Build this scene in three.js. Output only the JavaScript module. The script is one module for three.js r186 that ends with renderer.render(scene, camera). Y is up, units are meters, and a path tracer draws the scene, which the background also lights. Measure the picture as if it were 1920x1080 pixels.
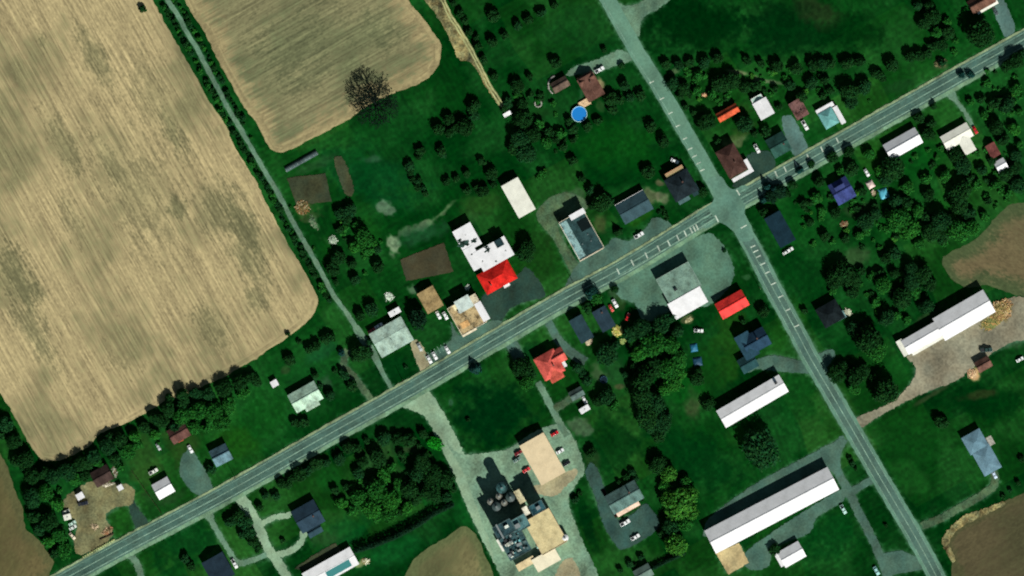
import * as THREE from 'three';
import { mergeGeometries } from 'three/addons/utils/BufferGeometryUtils.js';
import { ConvexGeometry } from 'three/addons/geometries/ConvexGeometry.js';
import { RoundedBoxGeometry } from 'three/addons/geometries/RoundedBoxGeometry.js';

// ---------------------------------------------------------------- camera, sky, sun, exposure
const S = 0.3;                                   // metres per photo pixel on the ground
const scene = new THREE.Scene();
const HEIGHT = 2500;
const camera = new THREE.PerspectiveCamera(2 * Math.atan(540 * S / HEIGHT) * 180 / Math.PI, 16 / 9, 200, 9000);
camera.position.set(0, HEIGHT, 0);
camera.up.set(0, 0, -1);
camera.lookAt(0, 0, 0);
camera.focus = 1000; camera.userData.fStop = 0.28;   // a wide telescope, slightly soft on the ground as in the photograph
const renderer = new THREE.WebGLRenderer({ antialias: true });
renderer.setSize(1024, 576);
renderer.toneMapping = THREE.LinearToneMapping;
renderer.toneMappingExposure = 1.25;
renderer.shadowMap.enabled = true;
{
  const w = 64, h = 32, d = new Float32Array(w * h * 4);
  for (let j = 0; j < h; j++) for (let i = 0; i < w; i++) {
    const el = ((j + 0.5) / h - 0.5) * Math.PI, k = Math.pow(1 - Math.max(0, Math.sin(el)), 3), o = (j * w + i) * 4;
    d[o] = 0.040 + 0.06 * k; d[o + 1] = 0.064 + 0.066 * k; d[o + 2] = 0.088 + 0.066 * k; d[o + 3] = 1;
  }
  const t = new THREE.DataTexture(d, w, h, THREE.RGBAFormat, THREE.FloatType);
  t.mapping = THREE.EquirectangularReflectionMapping; t.magFilter = THREE.LinearFilter; t.minFilter = THREE.LinearFilter; t.needsUpdate = true;
  scene.background = t; scene.environment = t;
}
const SUN_EL = 36 * Math.PI / 180, SUN_H = [0.47, 0.883];          // from the south-south-east, photo right and down
const sun = new THREE.DirectionalLight(new THREE.Color(1, 0.98, 0.935), 5);
sun.position.set(SUN_H[0] * Math.cos(SUN_EL) * 600, Math.sin(SUN_EL) * 600, SUN_H[1] * Math.cos(SUN_EL) * 600);
sun.castShadow = true;
sun.shadow.mapSize.set(4096, 4096);
Object.assign(sun.shadow.camera, { left: -320, right: 320, top: 260, bottom: -260, near: 10, far: 1400 });
scene.add(sun); scene.add(sun.target);

// ---------------------------------------------------------------- helpers
function RNG(seed) { let s = seed >>> 0; return () => { s = (s + 0x6D2B79F5) | 0; let t = Math.imul(s ^ (s >>> 15), 1 | s); t = (t + Math.imul(t ^ (t >>> 7), 61 | t)) ^ t; return ((t ^ (t >>> 14)) >>> 0) / 4294967296; }; }
const R0 = RNG(77);
function hash(x, y) { let h = Math.imul(x, 374761393) + Math.imul(y, 668265263) | 0; h = Math.imul(h ^ (h >>> 13), 1274126177); return ((h ^ (h >>> 16)) >>> 0) / 4294967296; }
function noise(x, y) {
  const xi = Math.floor(x), yi = Math.floor(y); let fx = x - xi, fy = y - yi;
  fx = fx * fx * (3 - 2 * fx); fy = fy * fy * (3 - 2 * fy);
  const a = hash(xi, yi), b = hash(xi + 1, yi), c = hash(xi, yi + 1), d = hash(xi + 1, yi + 1);
  return a + (b - a) * fx + (c - a) * fy + (a - b - c + d) * fx * fy;
}
function fbm(x, y, n = 4) { let s = 0, a = 0.5, t = 0; for (let i = 0; i < n; i++) { s += a * noise(x, y); t += a; a *= 0.5; x = x * 2.03 + 17.3; y = y * 2.03 + 5.1; } return s / t; }
function tnoise(x, y, p) {                       // value noise that repeats every p cells
  const xi = Math.floor(x), yi = Math.floor(y); let fx = x - xi, fy = y - yi;
  fx = fx * fx * (3 - 2 * fx); fy = fy * fy * (3 - 2 * fy);
  const m = v => ((v % p) + p) % p, a = hash(m(xi), m(yi) + 911), b = hash(m(xi + 1), m(yi) + 911), c = hash(m(xi), m(yi + 1) + 911), d = hash(m(xi + 1), m(yi + 1) + 911);
  return a + (b - a) * fx + (c - a) * fy + (a - b - c + d) * fx * fy;
}
const clamp = (v, a = 0, b = 1) => Math.max(a, Math.min(b, v));
const smooth = (a, b, v) => { const t = clamp((v - a) / (b - a)); return t * t * (3 - 2 * t); };
const P = (px, py) => [(px - 960) * S, (py - 540) * S];
const UA = 29.3 * Math.PI / 180, UC = Math.cos(UA), US = Math.sin(UA);   // the village grid
const rgb = (r, g, b) => new THREE.Color().setRGB(r / 255, g / 255, b / 255, THREE.SRGBColorSpace);
function canvasData(w, h, f) { const d = new Uint8Array(w * h * 4); for (let j = 0; j < h; j++) for (let i = 0; i < w; i++) { const c = f(i, j), o = (j * w + i) * 4; d[o] = clamp(c[0], 0, 255); d[o + 1] = clamp(c[1], 0, 255); d[o + 2] = clamp(c[2], 0, 255); d[o + 3] = 255; } return d; }
function tex(w, h, f, wrap = THREE.RepeatWrapping, srgb = true) {
  const t = new THREE.DataTexture(canvasData(w, h, f), w, h, THREE.RGBAFormat);
  t.wrapS = t.wrapT = wrap; t.magFilter = THREE.LinearFilter; t.minFilter = THREE.LinearMipmapLinearFilter; t.generateMipmaps = true;
  if (srgb) t.colorSpace = THREE.SRGBColorSpace; t.needsUpdate = true; return t;
}
const used = {};
function numbered(n) { const k = used[n] = (used[n] ?? -1) + 1; return k ? n + '_' + String(k).padStart(3, '0') : n; }
function mesh(name, geo, mat, parent, pos, ry) { const m = new THREE.Mesh(geo, mat); m.name = name; if (pos) m.position.set(...pos); if (ry) m.rotation.y = ry; if (parent) parent.add(m); return m; }
function thing(name, label, category, pos = [0, 0, 0], ry = 0, group) {
  const o = new THREE.Group(); o.name = numbered(name); o.position.set(...pos); o.rotation.y = ry; o.userData = { label, category };
  if (group) o.userData.group = group; scene.add(o); return o;
}
function struct(name, geo, mat, label) { const m = mesh(numbered(name), geo, mat, scene); m.userData = { kind: 'structure', label, category: name.split('_').pop() }; return m; }
function uvTop(g) { const p = g.attributes.position, u = new Float32Array(p.count * 2); for (let i = 0; i < p.count; i++) { u[2 * i] = p.getX(i) + p.getY(i) * 0.37; u[2 * i + 1] = p.getZ(i) + p.getY(i) * 0.61; } g.setAttribute('uv', new THREE.BufferAttribute(u, 2)); return g; }
const BOX = {};
function box(w, h, d, x = 0, y = 0, z = 0) { const g = new THREE.BoxGeometry(w, h, d); g.translate(x, y, z); return uvTop(g); }
function cyl(r1, r2, h, x = 0, y = 0, z = 0, n = 16) { const g = new THREE.CylinderGeometry(r1, r2, h, n); g.translate(x, y, z); return g; }
function inPoly(p, x, y) { let c = false; for (let i = 0, j = p.length - 1; i < p.length; j = i++) if ((p[i][1] > y) !== (p[j][1] > y) && x < (p[j][0] - p[i][0]) * (y - p[i][1]) / (p[j][1] - p[i][1]) + p[i][0]) c = !c; return c; }
function smoothLoop(pts, closed, step) {          // Catmull-Rom through photo points
  const out = [], n = pts.length, at = i => closed ? pts[(i + n) % n] : pts[clamp(i, 0, n - 1)];
  for (let i = 0; i < (closed ? n : n - 1); i++) {
    const [a, b, c, d] = [at(i - 1), at(i), at(i + 1), at(i + 2)], L = Math.hypot(c[0] - b[0], c[1] - b[1]), k = Math.max(1, Math.round(L / step));
    for (let j = 0; j < k; j++) {
      const t = j / k, q = m => 0.5 * (2 * b[m] + (c[m] - a[m]) * t + (2 * a[m] - 5 * b[m] + 4 * c[m] - d[m]) * t * t + (3 * b[m] - a[m] - 3 * c[m] + d[m]) * t * t * t);
      out.push([q(0), q(1)]);
    }
  }
  if (!closed) out.push(pts[n - 1]); return out;
}
function densify(pts, step) { const o = []; pts.forEach((a, i) => { const b = pts[(i + 1) % pts.length], k = Math.max(1, Math.round(Math.hypot(b[0] - a[0], b[1] - a[1]) / step)); for (let j = 0; j < k; j++) o.push([a[0] + (b[0] - a[0]) * j / k, a[1] + (b[1] - a[1]) * j / k]); }); return o; }
function sheetGeo(pts, y, jit = 0) {             // a level sheet from photo points, uv in metres
  const q = pts.map(([x, z], i) => { const [X, Z] = P(x, z); return new THREE.Vector2(X + jit * (noise(X * 0.8, Z * 0.8) + noise(X * 2.1, Z * 2.1 + 3) - 1) * 1.5, Z + jit * (noise(X * 0.8 + 50, Z * 0.8 + 9) + noise(X * 2.1 + 7, Z * 2.1) - 1) * 1.5); });
  const g = new THREE.ShapeGeometry(new THREE.Shape(q.map(v => new THREE.Vector2(v.x, -v.y))));
  g.rotateX(-Math.PI / 2); g.translate(0, y, 0);
  const p = g.attributes.position, u = new Float32Array(p.count * 2); for (let i = 0; i < p.count; i++) { u[2 * i] = p.getX(i); u[2 * i + 1] = p.getZ(i); }
  g.setAttribute('uv', new THREE.BufferAttribute(u, 2)); return g;
}
function ribbonPts(pts, wl, wr = wl, step = 8) { // outline of a path with width in photo pixels (number or function of 0..1)
  const c = smoothLoop(pts, false, step), L = [], Rr = [], n = c.length;
  c.forEach((p, i) => {
    const a = c[Math.max(0, i - 1)], b = c[Math.min(n - 1, i + 1)], l = Math.hypot(b[0] - a[0], b[1] - a[1]) || 1, nx = -(b[1] - a[1]) / l, ny = (b[0] - a[0]) / l, t = i / (n - 1);
    const A = typeof wl === 'function' ? wl(t) : wl, B = typeof wr === 'function' ? wr(t) : wr;
    L.push([p[0] - nx * A, p[1] - ny * A]); Rr.push([p[0] + nx * B, p[1] + ny * B]);
  });
  return [...L, ...Rr.reverse()];
}

// ---------------------------------------------------------------- paths and patches, as photo points
const LANE = [[300, -30], [315, 0], [335, 32], [350, 60], [370, 92], [392, 135], [412, 172], [430, 207], [450, 240], [467, 270], [480, 292], [500, 327], [520, 360], [537, 392], [557, 430], [580, 470], [600, 505], [618, 540], [632, 563], [650, 587], [668, 615], [682, 637], [697, 657], [707, 677], [718, 700], [734, 728]];
const MAIN = [[40, 1134], [130, 1083], [240, 1023], [420, 928], [600, 826], [757, 738], [930, 637], [1060, 562], [1180, 497], [1335, 402], [1390, 374], [1550, 283], [1755, 168], [1920, 76], [2010, 26]];
const NORTH = [[1122, -30], [1140, 0], [1195, 98], [1235, 162], [1298, 270], [1324, 315], [1350, 362], [1362, 385]];
const SOUTH = [[1372, 392], [1398, 440], [1425, 492], [1449, 540], [1490, 615], [1520, 672], [1560, 740], [1595, 800], [1640, 878], [1679, 944], [1715, 1005], [1745, 1060], [1765, 1100]];
const FIELD1 = [[-60, -60], [255, -60], [287, 0], [305, 35], [332, 82], [360, 130], [390, 185], [420, 230], [442, 278], [465, 315], [480, 340], [505, 390], [537, 452], [562, 495], [585, 536], [596, 562], [590, 585], [572, 606], [542, 630], [505, 655], [480, 672], [445, 692], [410, 712], [385, 722], [345, 740], [307, 752], [288, 765], [240, 792], [188, 812], [165, 838], [125, 858], [100, 865], [80, 862], [65, 848], [45, 815], [25, 777], [0, 737], [-60, 650]];
const FIELD2 = [[320, -60], [347, 0], [360, 27], [382, 57], [400, 95], [415, 125], [440, 170], [462, 207], [480, 230], [495, 258], [510, 282], [530, 286], [565, 270], [630, 237], [658, 222], [690, 198], [745, 172], [785, 157], [812, 137], [825, 115], [825, 80], [810, 58], [787, 25], [765, 2], [720, -60]];
const EASTFIELD = [[1990, 375], [1920, 380], [1890, 386], [1865, 410], [1835, 445], [1800, 465], [1768, 482], [1772, 505], [1790, 528], [1820, 540], [1850, 535], [1880, 545], [1920, 556], [1990, 560]];
const SEFIELD = [[1990, 900], [1920, 925], [1880, 942], [1835, 965], [1795, 990], [1775, 1015], [1785, 1050], [1805, 1100], [1990, 1120]];
const SWFIELD = [[-60, 780], [0, 850], [12, 872], [28, 920], [42, 950], [48, 990], [72, 1012], [92, 1040], [98, 1064], [60, 1120], [-60, 1140]];
const SFIELD = [[772, 1100], [770, 1058], [800, 1030], [840, 1005], [868, 987], [888, 998], [905, 1030], [918, 1100]];
// asphalt, gravel and earth: [name, label, kind, points]
const AREAS = [
  ['driveway', 'grey driveway beside the brown roofed house with the pool', 'gravel', [[1062, 142], [1075, 126], [1118, 112], [1160, 94], [1176, 98], [1186, 112], [1145, 126], [1118, 136], [1085, 140]]],
  ['gravel_track', 'pale gravel track leaving the side road past the dark hay field', 'gravel', [[1152, 6], [1177, 11], [1200, 5], [1215, -8], [1245, -40], [1275, -20], [1235, 16], [1215, 26], [1202, 42], [1198, 66], [1180, 60]]],
  ['driveway', 'blue grey driveway next to the brown house with the cream porch', 'asphalt', [[1860, 8], [1878, -6], [1903, 52], [1885, 68]]],
  ['driveway', 'wide grey driveway between the dark green house and the teal house', 'asphalt', [[1466, 224], [1478, 217], [1490, 225], [1516, 281], [1492, 294], [1475, 262]]],
  ['driveway', 'narrow pale driveway curving to the cream L shaped house', 'gravel', ribbonPts([[1776, 170], [1795, 192], [1810, 212], [1825, 240]], t => 14 - 10 * Math.min(1, t * 3), t => 10 - 6 * Math.min(1, t * 3))],
  ['gravel_yard', 'worn gravel yard between the cream barn and the flat roofed shop', 'worn', [[1005, 400], [1035, 368], [1070, 362], [1105, 382], [1090, 397], [1050, 414], [1048, 430], [1062, 460], [1084, 492], [1100, 500], [1078, 522], [1060, 492], [1040, 452], [1018, 425]]],
  ['forecourt', 'grey asphalt forecourt in front of the shop and the slate house', 'asphalt2', [[1060, 537], [1085, 494], [1135, 462], [1150, 446], [1178, 452], [1205, 434], [1228, 408], [1258, 430], [1175, 480], [1075, 535]]],
  ['parking_lot', 'broad grey green parking lot around the filling station', 'lot', [[1160, 522], [1310, 442], [1345, 448], [1368, 482], [1376, 515], [1362, 545], [1330, 572], [1300, 575], [1255, 585], [1240, 600], [1205, 598], [1190, 570], [1165, 560], [1150, 540]]],
  ['yard', 'dark asphalt yard beside the bright red hip roof', 'dark', [[905, 556], [965, 520], [990, 503], [1022, 552], [985, 566], [955, 580], [935, 612], [915, 590]]],
  ['parking_lot', 'grey parking strip with painted stalls beside the tan roofed store', 'asphalt2', [[846, 604], [865, 630], [918, 602], [936, 616], [800, 691], [792, 672], [830, 650], [848, 632]]],
  ['gravel_path', 'tan gravel path along the lawn of the mint roofed hall', 'tan', [[770, 646], [786, 640], [806, 682], [790, 696]]],
  ['driveway', 'faint grey driveway curving past the mint grey house', 'worn', ribbonPts([[652, 655], [644, 684], [658, 700], [676, 722], [698, 752]], 6)],
  ['driveway', 'blue grey gravel turning area beside the white and grey cottage', 'asphalt2', [[345, 850], [362, 848], [398, 908], [388, 932], [357, 918], [337, 885]]],
  ['driveway', 'dark grey driveway entering the cluttered dirt yard', 'dark', [[246, 935], [258, 950], [284, 992], [262, 1006], [252, 985], [243, 955]]],
  ['dirt_yard', 'bare tan dirt yard cluttered with vehicles and scrap', 'dirt', [[118, 940], [165, 905], [215, 905], [250, 915], [247, 945], [215, 952], [198, 970], [212, 1000], [192, 1022], [150, 1040], [138, 1020], [145, 985], [128, 962]]],
  ['driveway', 'thin pale driveway running to the dark roofed house below the road', 'gravel', ribbonPts([[386, 956], [408, 998], [428, 1030], [450, 1056], [500, 1040]], t => t < 0.1 ? 9 : 5)],
  ['gravel_drive', 'pale gravel drive that feeds the loop around the oval lawn', 'pale', ribbonPts([[445, 925], [468, 960], [485, 990], [500, 1025], [525, 1060], [548, 1100]], t => 11 - 3 * t)],
  ['gravel_loop', 'pale gravel loop around the oval lawn of the slate house', 'pale', ribbonPts([[484, 988], [512, 971], [545, 966]], 5)],
  ['gravel_loop', 'pale gravel arc below the oval lawn of the slate house', 'pale', ribbonPts([[570, 998], [562, 1020], [538, 1036], [506, 1042]], 6)],
  ['driveway', 'short pale driveway stub opposite the cluttered dirt yard', 'gravel', ribbonPts([[240, 1035], [258, 1060], [268, 1100]], t => t < 0.2 ? 10 : 6)],
  ['mill_road', 'wide pale gravel road from the highway to the feed mill', 'pale', ribbonPts([[770, 738], [805, 765], [832, 810], [860, 870], [885, 930], [912, 990], [938, 1040], [970, 1100]], t => t < 0.12 ? 30 - 100 * t : 17)],
  ['mill_yard', 'pale grey gravel yard around the feed mill and warehouses', 'millyard', [[835, 826], [860, 850], [900, 850], [950, 842], [985, 820], [1010, 806], [1042, 796], [1062, 802], [1080, 830], [1096, 878], [1082, 906], [1066, 938], [1086, 1000], [1116, 1100], [960, 1100], [912, 1000], [875, 900]]],
  ['gravel_patch', 'tan sandy patch on the mill yard beside the warehouse', 'tan', [[1000, 910], [1020, 906], [1062, 884], [1082, 880], [1078, 896], [1060, 912], [1040, 930], [1008, 926]]],
  ['gravel_patch', 'tan sandy patch on the mill yard below the pinkish shed', 'tan', [[1046, 1066], [1062, 1048], [1078, 1052], [1090, 1100], [1040, 1100]]],
  ['driveway', 'grey drive between the salmon red house and the mill yard', 'gravel', ribbonPts([[1008, 716], [1028, 752], [1050, 795], [1064, 818]], 6)],
  ['driveway', 'grey green driveway widening beside the two slate cottages', 'asphalt2', ribbonPts([[1022, 590], [1045, 635], [1070, 660], [1098, 680]], t => 6 + 4 * t)],
  ['driveway', 'short driveway stub beside the salmon red house', 'asphalt2', ribbonPts([[950, 632], [966, 657], [978, 684]], t => 14 - 6 * t)],
  ['driveway', 'faint grey drive leading to the small grey hut', 'worn', ribbonPts([[1040, 768], [1070, 748], [1092, 740]], 7)],
  ['service_road', 'asphalt apron along the northern side of the longest barn', 'asphalt2', [[1340, 962], [1420, 905], [1500, 862], [1560, 830], [1582, 818], [1574, 850], [1566, 888], [1545, 886], [1440, 940], [1330, 1004], [1322, 985]]],
  ['service_road', 'narrow grey service road running beside the southern road', 'asphalt2', ribbonPts([[1582, 822], [1568, 855], [1571, 885], [1590, 920], [1615, 970], [1640, 1020], [1672, 1100]], 8)],
  ['service_link', 'short grey link between service road and southern road', 'asphalt2', [[1588, 918], [1612, 905], [1632, 892], [1640, 905], [1615, 918], [1600, 930]]],
  ['service_link', 'grey asphalt apron at the foot of the service road', 'asphalt2', [[1640, 1040], [1690, 1032], [1722, 1046], [1740, 1066], [1660, 1080]]],
  ['gravel_lot', 'grey gravel lot on the sunny side of the longest barn', 'asphalt2', [[1404, 1030], [1572, 920], [1580, 940], [1532, 970], [1515, 1000], [1452, 1026], [1440, 1062], [1404, 1066]]],
  ['driveway', 'grey green driveway to the slate blue house by the brown field', 'worn', ribbonPts([[1728, 986], [1760, 974], [1800, 952], [1850, 922], [1866, 905], [1862, 882]], 7)],
  ['farm_yard', 'gravel farm yard in front of the long galvanised barn', 'gravel2', [[1702, 668], [1765, 636], [1862, 588], [1905, 556], [1990, 590], [1990, 640], [1905, 640], [1852, 668], [1795, 712], [1745, 732], [1700, 752], [1650, 780], [1612, 802], [1602, 786], [1655, 762], [1686, 742], [1712, 712], [1716, 686]]],
  ['driveway', 'grey green driveway beside the navy roofed house', 'asphalt2', [[1420, 674], [1450, 666], [1500, 676], [1536, 682], [1540, 700], [1470, 697], [1420, 692], [1404, 698], [1396, 690]]],
  ['lay_by', 'small asphalt lay by beside the southern road', 'asphalt2', [[1530, 668], [1558, 655], [1566, 667], [1546, 690]]],
  ['parking_lot', 'dark grey lot beside the house with the pink porch roof', 'asphalt3', [[1106, 868], [1120, 880], [1135, 920], [1158, 975], [1190, 960], [1212, 945], [1236, 985], [1200, 1015], [1165, 1030], [1150, 1015], [1132, 985], [1115, 930], [1098, 890]]],
  ['side_yard', 'grey paved side yard of the brown corner house', 'dark', [[1402, 292], [1440, 283], [1452, 312], [1415, 335], [1400, 344], [1380, 352], [1374, 345], [1404, 325]]],
  ['garden_plot', 'brown tilled garden plot beside the white flat roofed hall', 'soil', [[750, 487], [832, 455], [850, 510], [762, 527]]],
  ['garden_plot', 'weedy brown garden plot near the low grey tunnel', 'soil2', [[538, 334], [610, 325], [622, 378], [555, 384]]],
  ['garden_strip', 'narrow greyish garden strip beside the weedy plot', 'soil2', [[626, 302], [644, 298], [664, 357], [648, 363]]],
  ['garden_plot', 'thin tan garden bed along the white greenhouse', 'soil2', [[552, 1066], [600, 1033], [628, 1018], [640, 1030], [575, 1070]]],
  ['dry_verge', 'dry tan grass strip along the ditch by the northern field', 'drygrass', [[792, -10], [826, -10], [846, 30], [870, 68], [894, 112], [920, 162], [946, 202], [941, 205], [912, 164], [886, 120], [862, 112], [846, 80], [830, 48], [812, 20]]],
  ['concrete_pad', 'tan concrete pad at the end of the longest barn', 'pad', [[1341, 1036], [1386, 1018], [1404, 1055], [1366, 1077]]],
  ['brush_strip', 'rough tan brush edge around the brown southeastern field', 'drygrass', [[1880, 940], [1840, 956], [1806, 968], [1774, 998], [1767, 1018], [1784, 1052], [1791, 1048], [1780, 1018], [1796, 993], [1838, 970], [1882, 947]]],
];
const ROUND_NAMES = ['driveway', 'gravel_track', 'gravel_yard', 'dirt_yard', 'mill_yard', 'farm_yard', 'side_yard', 'dry_verge', 'gravel_lot', 'brush_strip'];

// ---------------------------------------------------------------- ground: one sheet of grass to the horizon
const GW = 2048, GH = 1280, GX = 660, GZ = GX * GH / GW;
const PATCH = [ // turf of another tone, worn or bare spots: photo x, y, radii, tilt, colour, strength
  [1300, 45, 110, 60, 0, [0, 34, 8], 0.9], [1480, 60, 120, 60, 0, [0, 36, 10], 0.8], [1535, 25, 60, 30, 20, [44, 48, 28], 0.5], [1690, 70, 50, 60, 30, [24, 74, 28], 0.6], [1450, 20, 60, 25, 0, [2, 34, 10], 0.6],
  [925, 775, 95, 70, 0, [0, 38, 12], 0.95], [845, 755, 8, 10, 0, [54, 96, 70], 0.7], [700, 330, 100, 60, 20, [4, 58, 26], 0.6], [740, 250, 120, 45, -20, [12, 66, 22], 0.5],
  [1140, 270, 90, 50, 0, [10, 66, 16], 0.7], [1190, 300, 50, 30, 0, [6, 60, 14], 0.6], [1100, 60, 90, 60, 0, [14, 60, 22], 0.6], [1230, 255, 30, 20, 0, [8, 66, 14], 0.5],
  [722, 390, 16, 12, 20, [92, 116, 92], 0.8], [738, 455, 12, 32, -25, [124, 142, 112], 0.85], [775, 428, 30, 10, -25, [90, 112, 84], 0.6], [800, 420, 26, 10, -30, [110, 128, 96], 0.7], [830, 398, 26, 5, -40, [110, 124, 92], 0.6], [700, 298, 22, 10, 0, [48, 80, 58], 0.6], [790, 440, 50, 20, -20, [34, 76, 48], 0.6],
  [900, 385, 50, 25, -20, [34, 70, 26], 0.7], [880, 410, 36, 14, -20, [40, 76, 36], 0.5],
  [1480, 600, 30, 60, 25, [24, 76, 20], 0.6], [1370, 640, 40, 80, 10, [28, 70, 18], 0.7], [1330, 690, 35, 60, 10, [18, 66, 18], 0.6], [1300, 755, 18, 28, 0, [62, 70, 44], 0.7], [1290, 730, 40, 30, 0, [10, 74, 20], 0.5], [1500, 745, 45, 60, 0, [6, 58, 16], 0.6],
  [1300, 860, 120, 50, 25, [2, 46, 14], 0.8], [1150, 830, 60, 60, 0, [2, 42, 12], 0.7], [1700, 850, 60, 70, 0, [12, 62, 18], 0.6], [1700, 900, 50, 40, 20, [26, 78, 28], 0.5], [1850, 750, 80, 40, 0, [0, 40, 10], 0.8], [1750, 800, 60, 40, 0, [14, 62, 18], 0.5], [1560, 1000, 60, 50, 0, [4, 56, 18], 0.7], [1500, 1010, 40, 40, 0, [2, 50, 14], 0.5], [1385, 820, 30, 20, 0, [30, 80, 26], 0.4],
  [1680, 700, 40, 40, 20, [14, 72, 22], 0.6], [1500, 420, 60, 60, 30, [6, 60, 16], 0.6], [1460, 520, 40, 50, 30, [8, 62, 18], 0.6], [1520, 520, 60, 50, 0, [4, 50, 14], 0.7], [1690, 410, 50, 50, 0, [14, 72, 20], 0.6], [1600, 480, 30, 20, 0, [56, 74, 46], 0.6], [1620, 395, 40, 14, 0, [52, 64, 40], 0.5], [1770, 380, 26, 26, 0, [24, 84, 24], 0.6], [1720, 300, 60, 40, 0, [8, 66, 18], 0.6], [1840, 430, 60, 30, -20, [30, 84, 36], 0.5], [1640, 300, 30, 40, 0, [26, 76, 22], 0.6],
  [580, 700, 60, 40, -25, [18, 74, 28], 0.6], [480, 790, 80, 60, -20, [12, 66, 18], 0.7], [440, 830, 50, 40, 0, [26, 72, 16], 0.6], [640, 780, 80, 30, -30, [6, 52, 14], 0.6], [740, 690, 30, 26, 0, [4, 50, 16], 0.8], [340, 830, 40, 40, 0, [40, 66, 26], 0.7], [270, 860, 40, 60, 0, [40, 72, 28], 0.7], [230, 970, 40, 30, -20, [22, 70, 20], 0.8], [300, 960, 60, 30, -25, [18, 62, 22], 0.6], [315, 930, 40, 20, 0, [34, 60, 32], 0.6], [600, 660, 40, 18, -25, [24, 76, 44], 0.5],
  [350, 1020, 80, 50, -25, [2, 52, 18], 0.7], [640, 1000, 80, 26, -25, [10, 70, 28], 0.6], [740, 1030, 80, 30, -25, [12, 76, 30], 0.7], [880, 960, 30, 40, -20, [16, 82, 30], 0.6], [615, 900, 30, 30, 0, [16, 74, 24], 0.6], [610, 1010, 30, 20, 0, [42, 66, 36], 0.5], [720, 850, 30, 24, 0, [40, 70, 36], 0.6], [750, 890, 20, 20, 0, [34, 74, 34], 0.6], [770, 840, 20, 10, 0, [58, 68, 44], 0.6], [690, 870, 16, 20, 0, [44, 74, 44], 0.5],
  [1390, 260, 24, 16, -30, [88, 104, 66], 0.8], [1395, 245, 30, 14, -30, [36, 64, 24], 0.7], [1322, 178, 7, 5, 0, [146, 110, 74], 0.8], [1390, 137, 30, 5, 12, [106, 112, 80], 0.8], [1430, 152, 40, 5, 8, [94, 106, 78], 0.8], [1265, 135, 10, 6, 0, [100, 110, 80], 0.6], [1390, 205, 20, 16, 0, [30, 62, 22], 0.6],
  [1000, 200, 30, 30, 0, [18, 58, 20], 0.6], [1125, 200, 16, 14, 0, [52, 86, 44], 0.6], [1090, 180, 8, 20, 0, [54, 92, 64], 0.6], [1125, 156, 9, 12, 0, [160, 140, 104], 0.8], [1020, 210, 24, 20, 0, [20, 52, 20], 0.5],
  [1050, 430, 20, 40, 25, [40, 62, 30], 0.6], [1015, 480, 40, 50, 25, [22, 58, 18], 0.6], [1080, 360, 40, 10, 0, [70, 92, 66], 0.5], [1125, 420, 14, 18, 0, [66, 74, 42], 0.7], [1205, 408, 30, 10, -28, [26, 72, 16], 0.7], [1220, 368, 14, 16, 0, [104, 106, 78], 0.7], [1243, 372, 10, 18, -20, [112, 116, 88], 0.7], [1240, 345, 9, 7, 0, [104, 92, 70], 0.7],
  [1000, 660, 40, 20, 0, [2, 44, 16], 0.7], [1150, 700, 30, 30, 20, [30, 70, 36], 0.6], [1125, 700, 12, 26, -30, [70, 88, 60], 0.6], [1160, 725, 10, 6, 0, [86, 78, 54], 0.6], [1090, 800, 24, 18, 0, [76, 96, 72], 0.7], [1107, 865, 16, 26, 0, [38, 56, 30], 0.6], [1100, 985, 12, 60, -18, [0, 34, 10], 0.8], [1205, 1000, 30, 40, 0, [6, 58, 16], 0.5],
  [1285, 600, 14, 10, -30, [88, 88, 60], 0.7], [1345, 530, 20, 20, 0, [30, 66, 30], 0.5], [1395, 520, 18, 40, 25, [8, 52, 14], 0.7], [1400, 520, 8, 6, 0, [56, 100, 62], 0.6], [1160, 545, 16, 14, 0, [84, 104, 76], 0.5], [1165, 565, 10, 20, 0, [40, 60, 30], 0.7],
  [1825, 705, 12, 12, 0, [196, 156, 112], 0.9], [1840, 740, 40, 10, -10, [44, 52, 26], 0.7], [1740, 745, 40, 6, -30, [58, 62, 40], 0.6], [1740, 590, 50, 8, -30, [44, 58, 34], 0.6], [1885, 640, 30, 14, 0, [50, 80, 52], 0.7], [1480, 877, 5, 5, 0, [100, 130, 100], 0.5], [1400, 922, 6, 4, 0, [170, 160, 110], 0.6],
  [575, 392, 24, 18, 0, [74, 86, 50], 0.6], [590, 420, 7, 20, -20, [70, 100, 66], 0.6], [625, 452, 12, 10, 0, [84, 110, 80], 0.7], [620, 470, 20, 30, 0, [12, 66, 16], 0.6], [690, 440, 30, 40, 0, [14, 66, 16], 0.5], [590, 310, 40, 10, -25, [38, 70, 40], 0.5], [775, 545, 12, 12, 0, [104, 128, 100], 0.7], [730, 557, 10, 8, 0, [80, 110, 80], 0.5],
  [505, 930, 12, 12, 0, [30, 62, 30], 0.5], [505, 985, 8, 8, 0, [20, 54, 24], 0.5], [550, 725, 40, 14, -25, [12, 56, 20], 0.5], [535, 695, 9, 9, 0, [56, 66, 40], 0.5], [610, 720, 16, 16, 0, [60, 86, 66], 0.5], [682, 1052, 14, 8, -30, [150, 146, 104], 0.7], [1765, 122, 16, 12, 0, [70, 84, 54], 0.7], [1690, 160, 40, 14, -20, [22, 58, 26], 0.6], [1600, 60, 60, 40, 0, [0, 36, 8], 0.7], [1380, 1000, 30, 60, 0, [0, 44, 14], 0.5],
].map(([x, y, rx, ry, a, c, s]) => ({ x, y, rx, ry, c, s, ca: Math.cos(a * Math.PI / 180), sa: Math.sin(a * Math.PI / 180), R: Math.max(rx, ry) * 1.6 }));
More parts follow.
